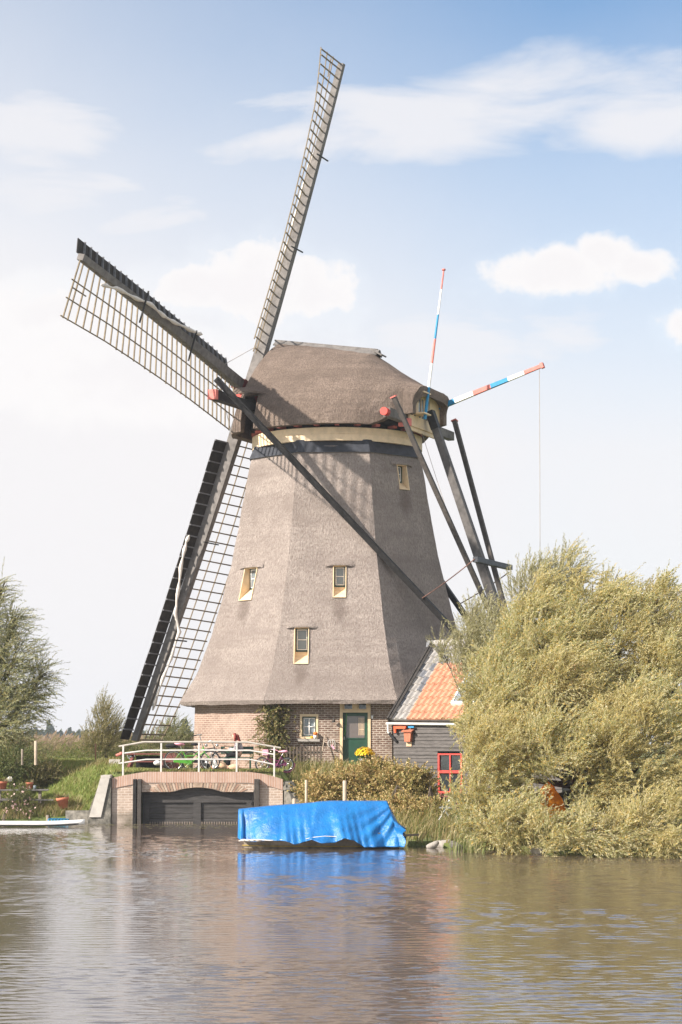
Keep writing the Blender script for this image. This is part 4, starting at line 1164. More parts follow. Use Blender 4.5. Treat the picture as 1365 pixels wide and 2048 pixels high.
# ================================================================== BICYCLES
def bicycle(name, label, loc, heading, s=1.0, frame_m='lime', step=True, white_wheels=False, wheel_r=.34, seat_m='black_cloth', guard_m='rubber', bags=(), lean=0.04, bars='city', rise=.12, wb=None):
    root = thing(name, (0, 0, 0), label, 'bicycle', 'bicycles parked by the mill')
    R = wheel_r; wbx = wb or 1.06 * (R / .34) ** .7; xr_, xf = 0.0, wbx
    for xw in (xr_, xf):
        mb = MB(); mb.torus((xw, 0, R), (0, 1, 0), R - .02, .021, 28, 6); w_ = mb.build('wheel', 'rubber', root)
        mb = MB(); mb.torus((xw, 0, R), (0, 1, 0), R - .047, .012, 28, 5); mb.build('rim', 'chrome', w_)
        mb = MB()
        for k in range(14):
            a = 2 * pi * k / 14; mb.tube([(xw, .0, R), (xw + cos(a) * (R - .04), 0, R + sin(a) * (R - .04))], .0028, 4)
        mb.tube([(xw, -.05, R), (xw, .05, R)], .025, 8); mb.build('spokes', 'chrome', w_)
        if white_wheels:
            mb = MB(); mb.lathe([(.03, -.012), (R * .72, -.008), (R * .72, .008), (.03, .012)], (0, 0, 0), 20)
            mb.v = [(x + xw, z, y + R) for (x, y, z) in mb.v]; mb.build('wheel_disc', 'white_paint', w_)
        mb = MB(); mb.torus((xw, 0, R), (0, 1, 0), R + .025, .018, 20, 5, 0, radians(20) if xw == 0 else radians(40), radians(190) if xw == 0 else radians(165)); mb.build('mudguard', guard_m, root)
    bb = Vector((.43 * wbx / 1.06, 0, R - .05)); st = Vector((.22 * wbx / 1.06, 0, R + .44 * s)); hd = Vector((wbx - .24, 0, R + .46 * s)); hb = Vector((wbx - .18, 0, R + .30 * s))
    mb = MB(); t_ = .019 * (1 if s > .8 else 1.1)
    mb.tube([bb, st], t_); mb.tube([hd + Vector((-.01, 0, .06)), hb], t_ * 1.1)
    mb.tube([hb.lerp(hd, .2), Vector((bb.x + .14, 0, bb.z + .02)), bb], t_)
    if step: mb.tube([hd, Vector((bb.x + .20, 0, bb.z + .22)), st.lerp(bb, .55)], t_ * .9)
    else: mb.tube([hd, st.lerp(bb, .12)], t_)
    for y in (-.05, .05):
        mb.tube([bb + Vector((0, y * .7, 0)), (0, y, R)], t_ * .6); mb.tube([st.lerp(bb, .15) + Vector((0, y * .5, 0)), (0, y, R)], t_ * .55)
        mb.tube([hb + Vector((.0, y, -.02)), Vector((wbx - .05, y, R + .12)), (xf, y, R)], t_ * .65)
    mb.build('frame', frame_m, root)
    mb = MB(); mb.beam(bb + Vector((.12, -.05, .0)), Vector((0, -.06, R)), .05, .11, (0, 0, 1)); mb.torus(bb + Vector((0, -.05, 0)), (0, 1, 0), .08, .02, 14, 5); mb.build('chain_case', frame_m if step else 'rubber', root)
    mb = MB(); mb.tube([bb + Vector((0, .0, 0)), bb + Vector((.11, .08, -.10)), bb + Vector((.11, .16, -.10))], .012); mb.tube([bb, bb + Vector((-.11, -.08, .10)), bb + Vector((-.11, -.16, .10))], .012); mb.build('cranks', 'chrome', root)
    mb = MB(); top = st + (st - bb).normalized() * .12
    mb.tube([st, top], .013)
    mb.build('seat_post', 'chrome', root)
    mb = MB(); mb.ball(top + Vector((-.03, 0, .04)), .12, 10, 0, (1.15, .75, .42)); mb.ball(top + Vector((.10, 0, .035)), .06, 8, 0, (1.4, .6, .5)); mb.build('saddle', seat_m, root)
    hs = hd + Vector((-.02, 0, .08)); hh = hs + Vector((-.03 - rise * .2, 0, rise * s)); mb = MB()
    mb.tube([hd, hs, hh], .014)
    for y in (-1, 1): mb.tube([hh, hh + Vector((.06, .14 * y, .04)), hh + Vector((0, .26 * y, .05)), hh + Vector((-.16, .29 * y, .02))], .012)
    h_ = mb.build('handlebar', 'chrome', root)
    for y in (-1, 1):
        mb = MB(); mb.tube([hh + Vector((-.06, .28 * y, .04)), hh + Vector((-.19, .30 * y, .015))], .018); mb.build('grip', seat_m if s < .8 else 'black_cloth', h_)
    if s > .8:
        mb = MB(); mb.box((-.02, 0, 2 * R + .10), (.42, .12, .02)); mb.tube([(-.2, .06, 2 * R + .1), (0, .07, R)], .008); mb.tube([(.1, .06, 2 * R + .1), (0, .07, R)], .008); mb.build('luggage_rack', 'rubber', root)
        mb = MB(); mb.ball(hs + Vector((.12, 0, .02)), .055, 10); mb.build('headlight', 'chrome', root)
    for (kind, m_) in bags:
        mb = MB()
        if kind == 'rear':
            mb.ball((-.06, 0, 2 * R + .17), .16, 12, 0, (1.5, .8, .45)); mb.build('rear_bag', m_, root)
        elif kind == 'saddle':
            mb.ball(top + Vector((-.02, 0, .07)), .15, 12, 0, (1.15, .85, .5)); mb.build('saddle_cover', m_, root)
        elif kind == 'front':
            mb.box(hs + Vector((.14, 0, .02)), (.2, .24, .2)); mb.build('front_basket', m_, root, bevel=.02)
    root.location = loc; root.rotation_euler = (lean, 0, heading)
    return root
gy_ = 75.15
gp = at(354, 1527, Y=gy_)
bicycle('green_bicycle', 'bright green step-through bicycle with a pink saddle cover behind the railing', (gp.x - .10, gy_, PLAT + .0), radians(-4), .93, 'lime', True, wheel_r=.35, rise=.36, wb=1.26, bags=(('rear', 'black_cloth'), ('saddle', 'pink')), seat_m='pink')
gp = at(418, 1530, Y=75.5)
bicycle('child_bicycle', 'small child bicycle with white disc wheels between green bicycle and seated person', (gp.x - .15, 76.1, PLAT), radians(-62), .68, 'grey_wood', False, True, .22, 'black_cloth', 'orange')
gp = at(405, 1528, Y=76.2)
bicycle('black_bicycle', 'dark bicycle standing partly hidden behind the green bicycle', (gp.x - .4, 76.1, PLAT), radians(8), .95, 'black_wood', False, bars='city')
gp = at(515, 1533, Y=75.5)
bicycle('purple_bicycle', 'purple child bicycle with a pale pink saddle near the picket fence', (at(574, 1533, Y=75.6).x, 75.6, PLAT - .03), radians(176), .66, 'purple', True, False, .25, 'pink', 'purple', bags=(('front', 'pink'),))

# ================================================================== PERSON ON THE BENCH
PY = 76.4
pc = at(481, 1512, Y=PY)
bench = thing('bench', (pc.x, PY, PLAT), 'dark green garden bench the red-haired person sits on', 'bench')
S0 = Vector((pc.x, PY, PLAT))
mb = MB()
for k in range(3): mb.box(S0 + Vector((-.12, -.14 + k * .14, .44)), (1.15, .115, .035))
mb.build('seat', 'green_paint', bench, bevel=.006)
for sx_ in (-.55, .35):
    for sy in (-.16, .16):
        mb = MB(); mb.box(S0 + Vector((sx_, sy, .205)), (.05, .05, .43)); mb.build('leg', 'green_paint', bench)
for k in range(2):
    mb = MB(); mb.box(S0 + Vector((-.12, .24, .62 + k * .16)), (1.15, .03, .10)); mb.build('backrest_slat', 'green_paint', bench, bevel=.005)
person = thing('person', (pc.x, PY, PLAT), 'red-haired person in a patterned grey jacket and black skirt sitting on the green bench', 'person')
def skin(name, verts, edges, radii, m_, parent, root=0, sub=2):
    me = bpy.data.meshes.new(name); off = root_loc(parent)
    me.from_pydata([tuple(Vector(v) - off) for v in verts], edges, []); me.materials.append(M[m_])
    o = bpy.data.objects.new(name, me); COL.objects.link(o); o.parent = parent
    sk = o.modifiers.new('skin', 'SKIN'); sk.use_smooth_shade = True
    for i, r in enumerate(radii):
        rr = r if isinstance(r, tuple) else (r, r); me.skin_vertices[0].data[i].radius = rr
    for i in range(len(radii)): me.skin_vertices[0].data[i].use_root = (i == root)
    sb_ = o.modifiers.new('sub', 'SUBSURF'); sb_.levels = sub; sb_.render_levels = sub
    apply_mods(o); return o
def pp(x, y, z): return S0 + Vector((x, y, z))
vb = []; eb = []; rb = []
def chain(points, rad, start=None):
    prev = start
    for p, r in zip(points, rad):
        vb.append(p); rb.append(r); i = len(vb) - 1
        if prev is not None: eb.append((prev, i))
        prev = i
    return prev
# she faces left, leaning forward, looking down at her hands
pel = chain([pp(0, -.02, .56)], [.125])
ch = chain([pp(-.02, -.02, .70), pp(-.06, -.02, .86), pp(-.11, -.02, .98)], [.115, .125, .10], pel)
nk = chain([pp(-.155, -.02, 1.05)], [.052], ch)
hd_ = chain([pp(-.20, -.02, 1.13), pp(-.215, -.02, 1.20), pp(-.20, -.02, 1.265)], [.075, .098, .075], nk)
chain([pp(-.30, -.02, 1.155)], [.022], len(vb) - 2)                     # nose
for s in (-1, 1):
    hip = chain([pp(-.03, .085 * s - .02, .54)], [.09], pel)
    chain([pp(-.26, .10 * s - .02, .55), pp(-.44, .10 * s - .02, .53), pp(-.45, .10 * s - .02, .30), pp(-.42, .10 * s - .02, .08), pp(-.54, .10 * s - .02, .04)], [.082, .066, .055, .042, .036], hip)
    sh_ = chain([pp(-.10, .165 * s - .02, .96)], [.062], ch)
    wr_ = chain([pp(-.15, .21 * s - .02, .76), pp(-.22, .20 * s - .02, .70), pp(-.40, .12 * s - .02, .76), pp(-.45, .10 * s - .02, .775)], [.050, .045, .036, .030], sh_)
    pm = chain([pp(-.50, .085 * s - .02, .775)], [(.034, .018)], wr_)
    for k, (ln, dy) in enumerate(((.070, -.030), (.082, -.010), (.076, .012), (.058, .030))):
        chain([pp(-.535, .08 * s - .02 + dy, .772), pp(-.535 - ln * .55, .075 * s - .02 + dy, .765), pp(-.535 - ln, .07 * s - .02 + dy, .74)], [.010, .009, .008], pm)
    chain([pp(-.49, .055 * s - .02, .80), pp(-.53, .045 * s - .02, .805)], [.012, .010], pm)
skin('body', vb, eb, rb, 'skin', person, 0, 2)
def garment(name, m_, chains):
    global vb, eb, rb
    vb, eb, rb = [], [], []; ids = {}
    for (par, key, pts, rad) in chains: ids[key] = chain(pts, rad, ids.get(par))
    return skin(name, vb, eb, rb, m_, person, 0, 2)
garment('jacket', 'jacket', [(None, 'a', [pp(0, -.02, .58), pp(-.02, -.02, .72), pp(-.065, -.02, .87), pp(-.115, -.02, .985)], [.155, .145, .152, .118])] +
        [('a', 's%d' % s, [pp(-.10, .17 * s - .02, .965), pp(-.155, .225 * s - .02, .76), pp(-.225, .215 * s - .02, .695), pp(-.40, .125 * s - .02, .762)], [.082, .072, .068, .056]) for s in (-1, 1)])
garment('skirt', 'black_cloth', [(None, 'a', [pp(0.02, -.02, .55)], [.16])] + [('a', 's%d' % s, [pp(-.24, .09 * s - .02, .555), pp(-.44, .09 * s - .02, .53), pp(-.45, .09 * s - .02, .36), pp(-.40, .08 * s - .02, .16)], [.115, .098, .090, .085]) for s in (-1, 1)])
garment('hair', 'red_hair', [(None, 'a', [pp(-.175, -.02, 1.235), pp(-.12, -.02, 1.17), pp(-.055, -.02, 1.02), pp(.0, -.03, .88), pp(.015, -.03, .80)], [.108, .095, .085, .068, .03]), ('a', 'f', [], [])] )
garment('hair_front', 'red_hair', [(None, 'a', [pp(-.20, -.02, 1.275), pp(-.17, -.115, 1.19), pp(-.185, -.12, 1.05), pp(-.20, -.11, .93)], [.075, .045, .035, .018])])
mb = MB()
for s in (-1, 1):
    mb.ball(pp(-.50, .10 * s - .02, .045), .06, 10, 0, (1.8, .75, .75))
mb.build('shoe', 'tan', person)
mb = MB()
for s in (-1, 1): mb.ball(pp(-.292, .036 * s - .02, 1.19), .013, 8)
mb.build('eyes', 'black_cloth', person)
for k, (dx, dy, sc_, lab) in enumerate(((-.62, -.45, (.30, .2, .27), 'round tan bag on the grass at the feet of the seated person'), (-.20, -.5, (.34, .2, .19), 'flat tan bag on the grass below the green bench'))):
    mb = MB(); mb.ball(S0 + Vector((dx, dy, sc_[2] * .55)), 1.0, 14, 0, (sc_[0] * .6, sc_[1] * .6, sc_[2] * .62))
    mb.v = [(x + .02 * sin(z * 30 + x * 20), y, max(z, PLAT)) for (x, y, z) in mb.v]
    root = thing('bag', S0 + Vector((dx, dy, 0)), lab, 'bag', 'tan bags by the bench'); mb.build('bag_body', 'tan', root)
    mb = MB(); mb.torus(S0 + Vector((dx, dy, sc_[2] * 1.05)), (0, 1, 0), .09, .012, 14, 5, 0, 0, pi); mb.build('handle', 'terracotta', root)

# ================================================================== BY THE MILL WALL
def base_u(px): return face_u(px, 1500)[0]
def wall_at(px, out, z): return face_pt(face_u(px, 1500)[0], z, out)
fence = thing('picket_fence', wall_at(611, .9, PLAT), 'short weathered wooden picket fence in front of the brick wall', 'fence')
u0, u1 = base_u(577), base_u(645)
for k in range(11):
    u = u0 + (u1 - u0) * k / 10; mb = MB()
    hh_ = .92 + rnd.uniform(-.02, .02)
    p = face_pt(u, PLAT - .1, .9); mb.hexa([p + TF * a + NF * b_ + UP * z for z in (0, hh_) for (a, b_) in ((-.028, .0), (.028, .0), (.028, -.02), (-.028, -.02))])
    mb.build('picket', 'picket_wood', fence)
for z in (PLAT + .12, PLAT + .62):
    mb = MB(); mb.beam(face_pt(u0 - .05, z, .865), face_pt(u1 + .05, z, .865), .03, .08); mb.build('rail', 'old_wood', fence)
br = thing('broom', wall_at(646, .3, PLAT), 'long-handled broom leaning on the brick wall beside the picket fence', 'broom')
p0 = wall_at(643, .42, PLAT + .28); p1 = wall_at(650, .06, at(650, 1471, Y=78).z)
mb = MB(); mb.tube([p0, p1], .018); mb.build('handle', 'post_wood', br)
mb = MB(); mb.lathe([(.03, .0), (.07, -.08), (.13, -.28), (.12, -.30), (0, -.30)], p0 + UP * .02, 12); mb.build('bristles', 'old_wood', br)
gk = thing('wire_basket', wall_at(664, .12, at(664, 1488, Y=78).z), 'round wire ornament with a pink ribbon hanging on the brick wall', 'ornament')
c_ = wall_at(664, .12, at(664, 1487, Y=78).z); mb = MB()
for k in range(5): mb.torus(c_, NF * cos(k * .63) + TF * sin(k * .63), .145, .007, 20, 4)
mb.build('wire_ball', 'white_metal', gk); mb = MB(); mb.beam(c_ + NF * .1 + UP * -.05, c_ + NF * .12 + TF * .1 - UP * .2, .06, .01, NF); mb.build('ribbon', 'pink', gk)
# sill things
for px, dz, r_, lab, m_ in ((631.5, .19, .075, 'orange pumpkin in a white cup on the window sill', 'orange'), (624.5, .055, .058, 'small yellow gourd on the window sill left of the white cup', 'yellow')):
    c_ = face_pt(face_u(px, 1470)[0], wzb + dz + .005, .10); root = thing('pumpkin', c_ - UP * r_ * .8, lab, 'pumpkin', 'autumn gourds on the window sill'); mb = MB()
    for k in range(8):
        a = 2 * pi * k / 8; mb.ball(c_ + Vector((cos(a) * r_ * .42, sin(a) * r_ * .42, 0)), r_ * .62, 8, 0, (1, 1, 1.15))
    mb.build('flesh', m_, root); mb = MB(); mb.tube([c_ + UP * r_ * .6, c_ + UP * r_ * 1.2 + TF * .01], .009); mb.build('stalk', 'twig', root)
c_ = face_pt(face_u(631, 1470)[0], wzb + .002, .10); mb = MB(); mb.lathe([(.0, 0), (.055, 0), (.07, .13), (.062, .13), (.05, .02), (0, .02)], c_, 16); tag(mb.build('cup', 'white_paint', None, origin=c_), 'white enamel cup on the stone sill holding the orange pumpkin', 'cup')
# flower pot by the door
fp = face_pt(face_u(731, 1530)[0], dzb - .0, .42)
pot = thing('flower_pot', fp, 'bucket of bright yellow chrysanthemums on the doorstep', 'potted flowers')
mb = MB(); mb.lathe([(0, 0), (.15, 0), (.19, .26), (.20, .28), (.175, .28), (.15, .2), (0, .2)], fp, 20); mb.build('pot', 'zinc', pot)
NFL = 420; ph = RNG.uniform(0, 2 * pi, NFL); ct = RNG.uniform(-.15, 1, NFL)
rr = RNG.uniform(.85, 1.05, NFL); P0 = np.stack([.36 * np.sqrt(1 - ct ** 2) * np.cos(ph), .30 * np.sqrt(1 - ct ** 2) * np.sin(ph), .26 * ct], -1) * rr[:, None] + np.array([fp.x, fp.y, fp.z + .44])
nn = P0 - np.array([fp.x, fp.y, fp.z + .3]); nn /= np.linalg.norm(nn, axis=1)[:, None]
def discs(P, Nn, r, k=6):
    ref = np.where(np.abs(Nn[:, 2:3]) < .9, np.array([[0, 0, 1.]]), np.array([[1., 0, 0]])); X = np.cross(Nn, ref); X /= np.linalg.norm(X, axis=1)[:, None]; Yv = np.cross(Nn, X)
    a = np.arange(k) * 2 * pi / k
    V = P[:, None] + r[:, None, None] * (np.cos(a)[None, :, None] * X[:, None] + np.sin(a)[None, :, None] * Yv[:, None])
    return V.reshape(-1, 3), np.arange(len(P) * k).reshape(-1, k)
V, q_ = discs(P0, nn, RNG.uniform(.022, .036, NFL))
M['mum'] = leaf_mat('mum', [(.85, .55, .01), (.9, .68, .03), (.8, .45, .01)], .25)
fast_mesh('blossom', V, q_, None, ['mum'], pot)
mb = MB(); mb.ball(fp + UP * .36, .2, 10, 0, (1.2, 1.1, .8)); mb.build('foliage', mat('mum_green', (.04, .08, .02), .8, .5, 30, 1, 40), pot)
mb = MB(); p = face_pt(face_u(739, 1530)[0], dzb, .3); mb.hexa([p + TF * a + NF * b_ + UP * z for (z, w_) in ((0, .10), (.3, .03)) for (a, b_) in ((-w_, -.02), (w_, -.02), (w_, .02), (-w_, .02))]); tag(mb.build('marker_cone', 'orange', None, origin=p), 'narrow orange wooden wedge on the ground right of the flower pot', 'wedge')
mb = MB(); p = wall_at(655, .5, PLAT - .05); mb.hexa([p + TF * a + NF * b_ + UP * z for (z, w_) in ((0, .09), (.36, .02)) for (a, b_) in ((-w_, -.03), (w_, -.03), (w_, .03), (-w_, .03))]); tag(mb.build('yellow_toy', 'yellow', None, origin=p), 'small yellow pointed toy on the ground left of the door', 'toy')

# ================================================================== SHED
PSI = radians(30)
eL = at(780, 1440, Y=75.0)                               # left end of the eave
es = Vector((cos(PSI), -sin(PSI), 0)); ed = Vector((sin(PSI), cos(PSI), 0))     # along the eave, back under the roof
shed = thing('shed', (eL.x, eL.y, .5), 'black boarded shed with a patched orange and grey tiled roof beside the mill', 'shed')
RUN, RISE, SLEN = 3.25, 2.72, 6.5
def R_(s, r, n=0.0): # s along eave, r 0..1 up the slope
    nr = (UP * RUN - ed * RISE * -1).normalized() if False else (-ed * RISE + UP * RUN).normalized()
    return eL + es * s + ed * (RUN * r) + UP * (RISE * r) + nr * n
slope_len = sqrt(RUN ** 2 + RISE ** 2)
ncol, nrow = 29, 11
mb = MB(); tw = SLEN / ncol
rndt = random.Random(5)
for j in range(nrow):
    for i in range(ncol):
        s0 = i * tw; r0 = j / nrow; r1 = (j + 1.12) / nrow
        if s0 < .62 or j >= nrow - 2 or (j == nrow - 3 and s0 < 1.7) or (j == nrow - 4 and s0 < .62): mi_ = 2 if rndt.random() < .22 else 1
        else: mi_ = 0
        if i == 2 and j < nrow - 3 and rndt.random() < .7: mi_ = 2 if rndt.random() < .6 else 1
        if 2.1 < s0 < 3.4 and 1.2 < j < 6.5: continue
        vs = []; K = 6
        lift = rndt.uniform(0, .012)
        for (r, n0) in ((r0, .062 + lift), (r1, .02)):
            for k in range(K + 1):
                f = k / K; vs.append(R_(s0 + tw * f * 1.04, r, n0 + .036 * sin(2 * pi * (f * .95 + .1))))
        for k in range(K + 1): vs.append(R_(s0 + tw * k / K * 1.04, r0, .0))
        fs = [(k, k + 1, K + 2 + k, K + 1 + k) for k in range(K)] + [(2 * K + 2 + k, 2 * K + 3 + k, k + 1, k) for k in range(K)]
        mb.add(vs, fs, mi_, None, False)
mb.build('roof_tiles', ['tile_orange', 'tile_grey', 'tile_slate'], shed)
mb = MB()
mb.hexa([R_(.0, -.01, -.12), R_(SLEN, -.01, -.12), R_(SLEN, 1, -.12), R_(0, 1, -.12), R_(0, -.01, -.01), R_(SLEN, -.01, -.01), R_(SLEN, 1, -.01), R_(0, 1, -.01)])
def RB(s, r, n=0): p = R_(s, 1, n); return p + ed * (RUN * r) - UP * (RISE * r)
mb.hexa([RB(0, .02, -.12), RB(SLEN, .02, -.12), RB(SLEN, 1, -.12), RB(0, 1, -.12), RB(0, .02, .0), RB(SLEN, .02, 0), RB(SLEN, 1, 0), RB(0, 1, 0)])
mb.build('roof_deck', 'dark_wood', shed)
mb = MB(); mb.beam(R_(-.02, -.015, .0), R_(-.02, 1.0, .0), .06, .30, R_(0, 0, 1) - R_(0, 0, 0)); mb.beam(R_(.05, -.01, .10), R_(.05, .99, .10), .13, .03, R_(0, 0, 1) - R_(0, 0, 0)); mb.build('bargeboard', 'verge', shed)
mb = MB()
for k in range(14): mb.tube([R_(.06 + k * .46, 1.0, .03), R_(.06 + k * .46 + .47, 1.0, .055)], [.13, .145], 10)
mb.build('ridge_tiles', 'tile_grey', shed)
mb = MB(); p = R_(-.12, 1, .02); mb.hexa([p + es * a + ed * b_ + UP * z for (z, q_) in ((-.10, .7), (.13, .5)) for (a, b_) in ((-.14 * q_, -.2 * q_), (.3 * q_, -.2 * q_), (.3 * q_, .2 * q_), (-.14 * q_, .2 * q_))]); mb.build('lead_flashing', 'tile_slate', shed)
# walls of lapped boards
mb = MB(); zt, zb = eL.z - .08, .35; nbd = 25
for k in range(nbd):
    z1 = zt - (zt - zb) * k / nbd; z0 = zt - (zt - zb) * (k + 1) / nbd
    o = rnd.uniform(-.006, .006)
    a = R_(.10, .04); a = Vector((a.x, a.y, 0)); b_ = a + es * (SLEN - .2)
    fr_ = -ed * (.03 + o)
    for (x0, x1) in ((0, 1.70), (2.66, SLEN - .2)) if .95 < (z0 + z1) / 2 < 2.45 else ((0, SLEN - .2),):
        A_ = a + es * x0; B_ = a + es * x1
        mb.hexa([A_ + fr_ * 2 + UP * z0, B_ + fr_ * 2 + UP * z0, B_ + ed * .06 + UP * z0, A_ + ed * .06 + UP * z0, A_ + fr_ + UP * (z1 + .012), B_ + fr_ + UP * (z1 + .012), B_ + ed * .06 + UP * (z1 + .012), A_ + ed * .06 + UP * (z1 + .012)])
mb.build('front_wall', 'shed_wood', shed)
mb = MB()
for s_ in (.12, SLEN - .14):
    a = Vector((R_(s_, .045).x, R_(s_, .045).y, 0)); D_ = RUN * 1.91
    pts = [(0, zb), (D_, zb), (D_, zt), (D_ / 2, zt + RISE * .93), (0, zt)]
    v0 = [a + ed * d_ + UP * z for d_, z in pts]; v1 = [p + es * .05 for p in v0]
    mb.add(v0 + v1, [(0, 1, 2, 3, 4), (9, 8, 7, 6, 5)] + [(k, 5 + k, 5 + (k + 1) % 5, (k + 1) % 5) for k in range(5)])
mb.build('gable_wall', 'shed_wood', shed)
# roof window
sk_ = MB(); s0, s1, r0, r1 = 2.1, 3.45, 1.9 / nrow, 7.0 / nrow
for (a, b_, c, d_) in ((s0, s0 + .06, r0, r1), (s1 - .06, s1, r0, r1), (s0 + .06, s1 - .06, r0, r0 + .02), (s0 + .06, s1 - .06, r1 - .02, r1)):
    sk_.hexa([R_(a, c, 0.01), R_(b_, c, .01), R_(b_, d_, .01), R_(a, d_, .01), R_(a, c, .13), R_(b_, c, .13), R_(b_, d_, .13), R_(a, d_, .13)])
so_ = sk_.build('roof_window', 'white_paint', shed)
mb = MB(); mb.hexa([R_(a, c, n) for n in (.08, .10) for (a, c) in ((s0 + .06, r0 + .02), (s1 - .06, r0 + .02), (s1 - .06, r1 - .02), (s0 + .06, r1 - .02))]); mb.build('pane', glass_mat('skyglass', (.22, .25, .28), .1), so_)
# gutter and downpipe
g0, g1 = R_(-.12, 0, -.16) - ed * .12, R_(SLEN - 2, 0, -.16) - ed * .12 - UP * .06
mb = MB(); mb.tube([g0, g1], .045, 8); mb.build('gutter', 'white_metal', shed)
mb = MB(); mb.tube([g0 + es * .06, g0 + es * .06 - UP * .28, g0 + es * .06 - UP * .34 + es * .05], .04, 8); mb.tube([g0 + es * .1 - UP * .33, g0 + es * .36 - UP * .62 + ed * .06], .05, 8, 1); mb.build('downpipe', ['white_metal', 'rubber'], shed)
# red framed window in the front wall
wA = Vector((R_(.10, .04).x, R_(.10, .04).y, 0)) + es * 1.72
mb = MB(); Z0, Z1 = 1.02, 2.36; WW = .92
def wbx_(mb, u0, u1, z0, z1, d0=-.07, d1=.05): mb.hexa([wA + es * u + ed * d_ + UP * z for z in (z0, z1) for (u, d_) in ((u0, d0), (u1, d0), (u1, d1), (u0, d1))])
wbx_(mb, 0, .06, Z0, Z1); wbx_(mb, WW - .06, WW, Z0, Z1); wbx_(mb, .06, WW - .06, Z0, Z0 + .07); wbx_(mb, .06, WW - .06, Z1 - .05, Z1); wbx_(mb, .06, WW - .06, Z0 + .68, Z0 + .77, -.075); wbx_(mb, WW / 2 - .022, WW / 2 + .022, Z0 + .07, Z1 - .05, -.062)
rw = mb.build('red_window', 'red_paint', shed)
mb = MB(); wbx_(mb, .06, WW - .06, Z0 + .07, Z1 - .05, -.01, .01); mb.build('pane', 'glass', rw)
# steps under the window
st_ = thing('wooden_steps', wA + es * .55 - ed * .6 + UP * .6, 'dark red wooden steps under the red framed window', 'steps')
for k in range(4):
    mb = MB(); c_ = wA + es * .6 - ed * (.75 - k * .16) + UP * (.42 + k * .17); mb.box(c_, (.8, .22, .05), es, ed); mb.build('step', 'maroon', st_)
mb = MB()
for s_ in (.22, .98): mb.beam(wA + es * s_ - ed * .85 + UP * .25, wA + es * s_ - ed * .15 + UP * 1.0, .04, .18)
mb.build('stringer', 'maroon', st_)
# orange things under the gutter
bh = R_(.72, 0, -.16) - ed * .06 - UP * .30
root = thing('bird_box', bh - UP * .25, 'orange-brown bird box with a sloping lid on the black shed wall', 'bird box')
bq = MB(); bq.hexa([bh + es * a + ed * b_ + UP * z for (z, w_) in ((-.32, .11), (.02, .14)) for (a, b_) in ((-w_, -.12), (w_, -.12), (w_, .15), (-w_, .15))]); bq.build('box', 'terracotta', root)
bq = MB(); bq.box(bh - ed * .02 + UP * .07, (.40, .34, .04), es, (ed + UP * .3).normalized(), (UP - ed * .3).normalized()); bq.build('lid', 'terracotta', root)
bq = MB(); bq.box(bh - UP * .40 + ed * .05, (.20, .1, .16), es, ed); bq.build('base_block', 'tan', root)
p = g0 + es * .35 - UP * .12
root = thing('hand_pump', p - UP * .1, 'orange-red tool hanging under the left end of the white gutter', 'tool'); bq = MB()
bq.hexa([p + es * a + ed * b_ + UP * z for (z, w0_, w1_) in ((-.06, -.02, .40), (.03, -.06, .42)) for (a, b_) in ((w0_, -.04), (w1_, -.04), (w1_, .04), (w0_, .04))]); bq.tube([p - es * .02 + UP * .02, p - es * .0 - UP * .2], .05, 8); bq.build('tool_head', mat('orange_red', (.72, .10, .03), .55, .15, 9), root)
bq = MB(); bq.tube([p + es * .32 - UP * .04, p + es * .34 - UP * .3], .016, 6); bq.build('handle', 'lath', root)
bq = MB(); bq.box(p + es * .62 + UP * .0, (.22, .06, .05), es, ed); tag(bq.build('blue_bracket', 'blue_paint', None, origin=p + es * .62), 'small blue box under the white gutter beside the orange tool', 'box')

# ================================================================== BOAT UNDER A BLUE TARPAULIN
BY = 57.4
bx0, bx1 = at(482, 1690, Y=BY).x, at(806, 1690, Y=BY).x
wl_z = 0
boat = thing('rowing_boat', ((bx0 + bx1) / 2, BY, -.15), 'low wooden rowing boat moored under the blue tarpaulin', 'boat')
L_ = bx1 - bx0; bdx = Vector((1, -.03, 0)).normalized(); bdy = Vector((.03, 1, 0)).normalized()
B0 = Vector((bx0, BY + .06, 0))
def hull_half(f): return .74 * (1 - (2 * abs(f - .52)) ** 3.2 * .75)
mb = MB(); NS = 22; rings = []
for i in range(NS + 1):
    f = i / NS; hw = hull_half(f); sheer = .30 + .12 * (2 * f - 1) ** 2; ring = []
    for (w_, z) in ((-1.0, sheer), (-.93, .08), (-.72, -.2), (0, -.25), (.72, -.2), (.93, .08), (1.0, sheer), (.92, sheer), (.84, .08), (.6, -.12), (-.6, -.12), (-.84, .08), (-.92, sheer)):
        ring.append(B0 + bdx * (L_ * (.02 + .96 * f)) + bdy * (hw * w_) + UP * z)
    rings.append(ring)
K = 13; vs = [p for r in rings for p in r]; fs = []
for i in range(NS):
    for k in range(K): fs.append((i * K + k, i * K + (k + 1) % K, (i + 1) * K + (k + 1) % K, (i + 1) * K + k))
fs += [tuple(range(K))[::-1], tuple(NS * K + k for k in range(K))]
mb.add(vs, fs, 0, None, False); mb.build('hull', mat('boat_wood', (.20, .165, .125), .8, .4, 5, .3, 20), boat)
mb = MB()
for s in (-1, 1): mb.tube([B0 + bdx * (L_ * (.02 + .96 * i / NS)) + bdy * (hull_half(i / NS) * s * 1.02) + UP * (.30 + .12 * (2 * i / NS - 1) ** 2 + .01) for i in range(NS + 1)], .035, 6)
mb.build('rub_rail', 'grey_wood', boat)
mb = MB(); mb.tube([B0 + bdx * (L_ * (.01 + .98 * i / NS)) - bdy * (hull_half(i / NS) * 1.0 * .96) + UP * .06 for i in range(NS + 1)], .012, 5); mb.build('waterline_stripe', mat('dull_yellow', (.35, .24, .05), .8, .4, 5), boat)
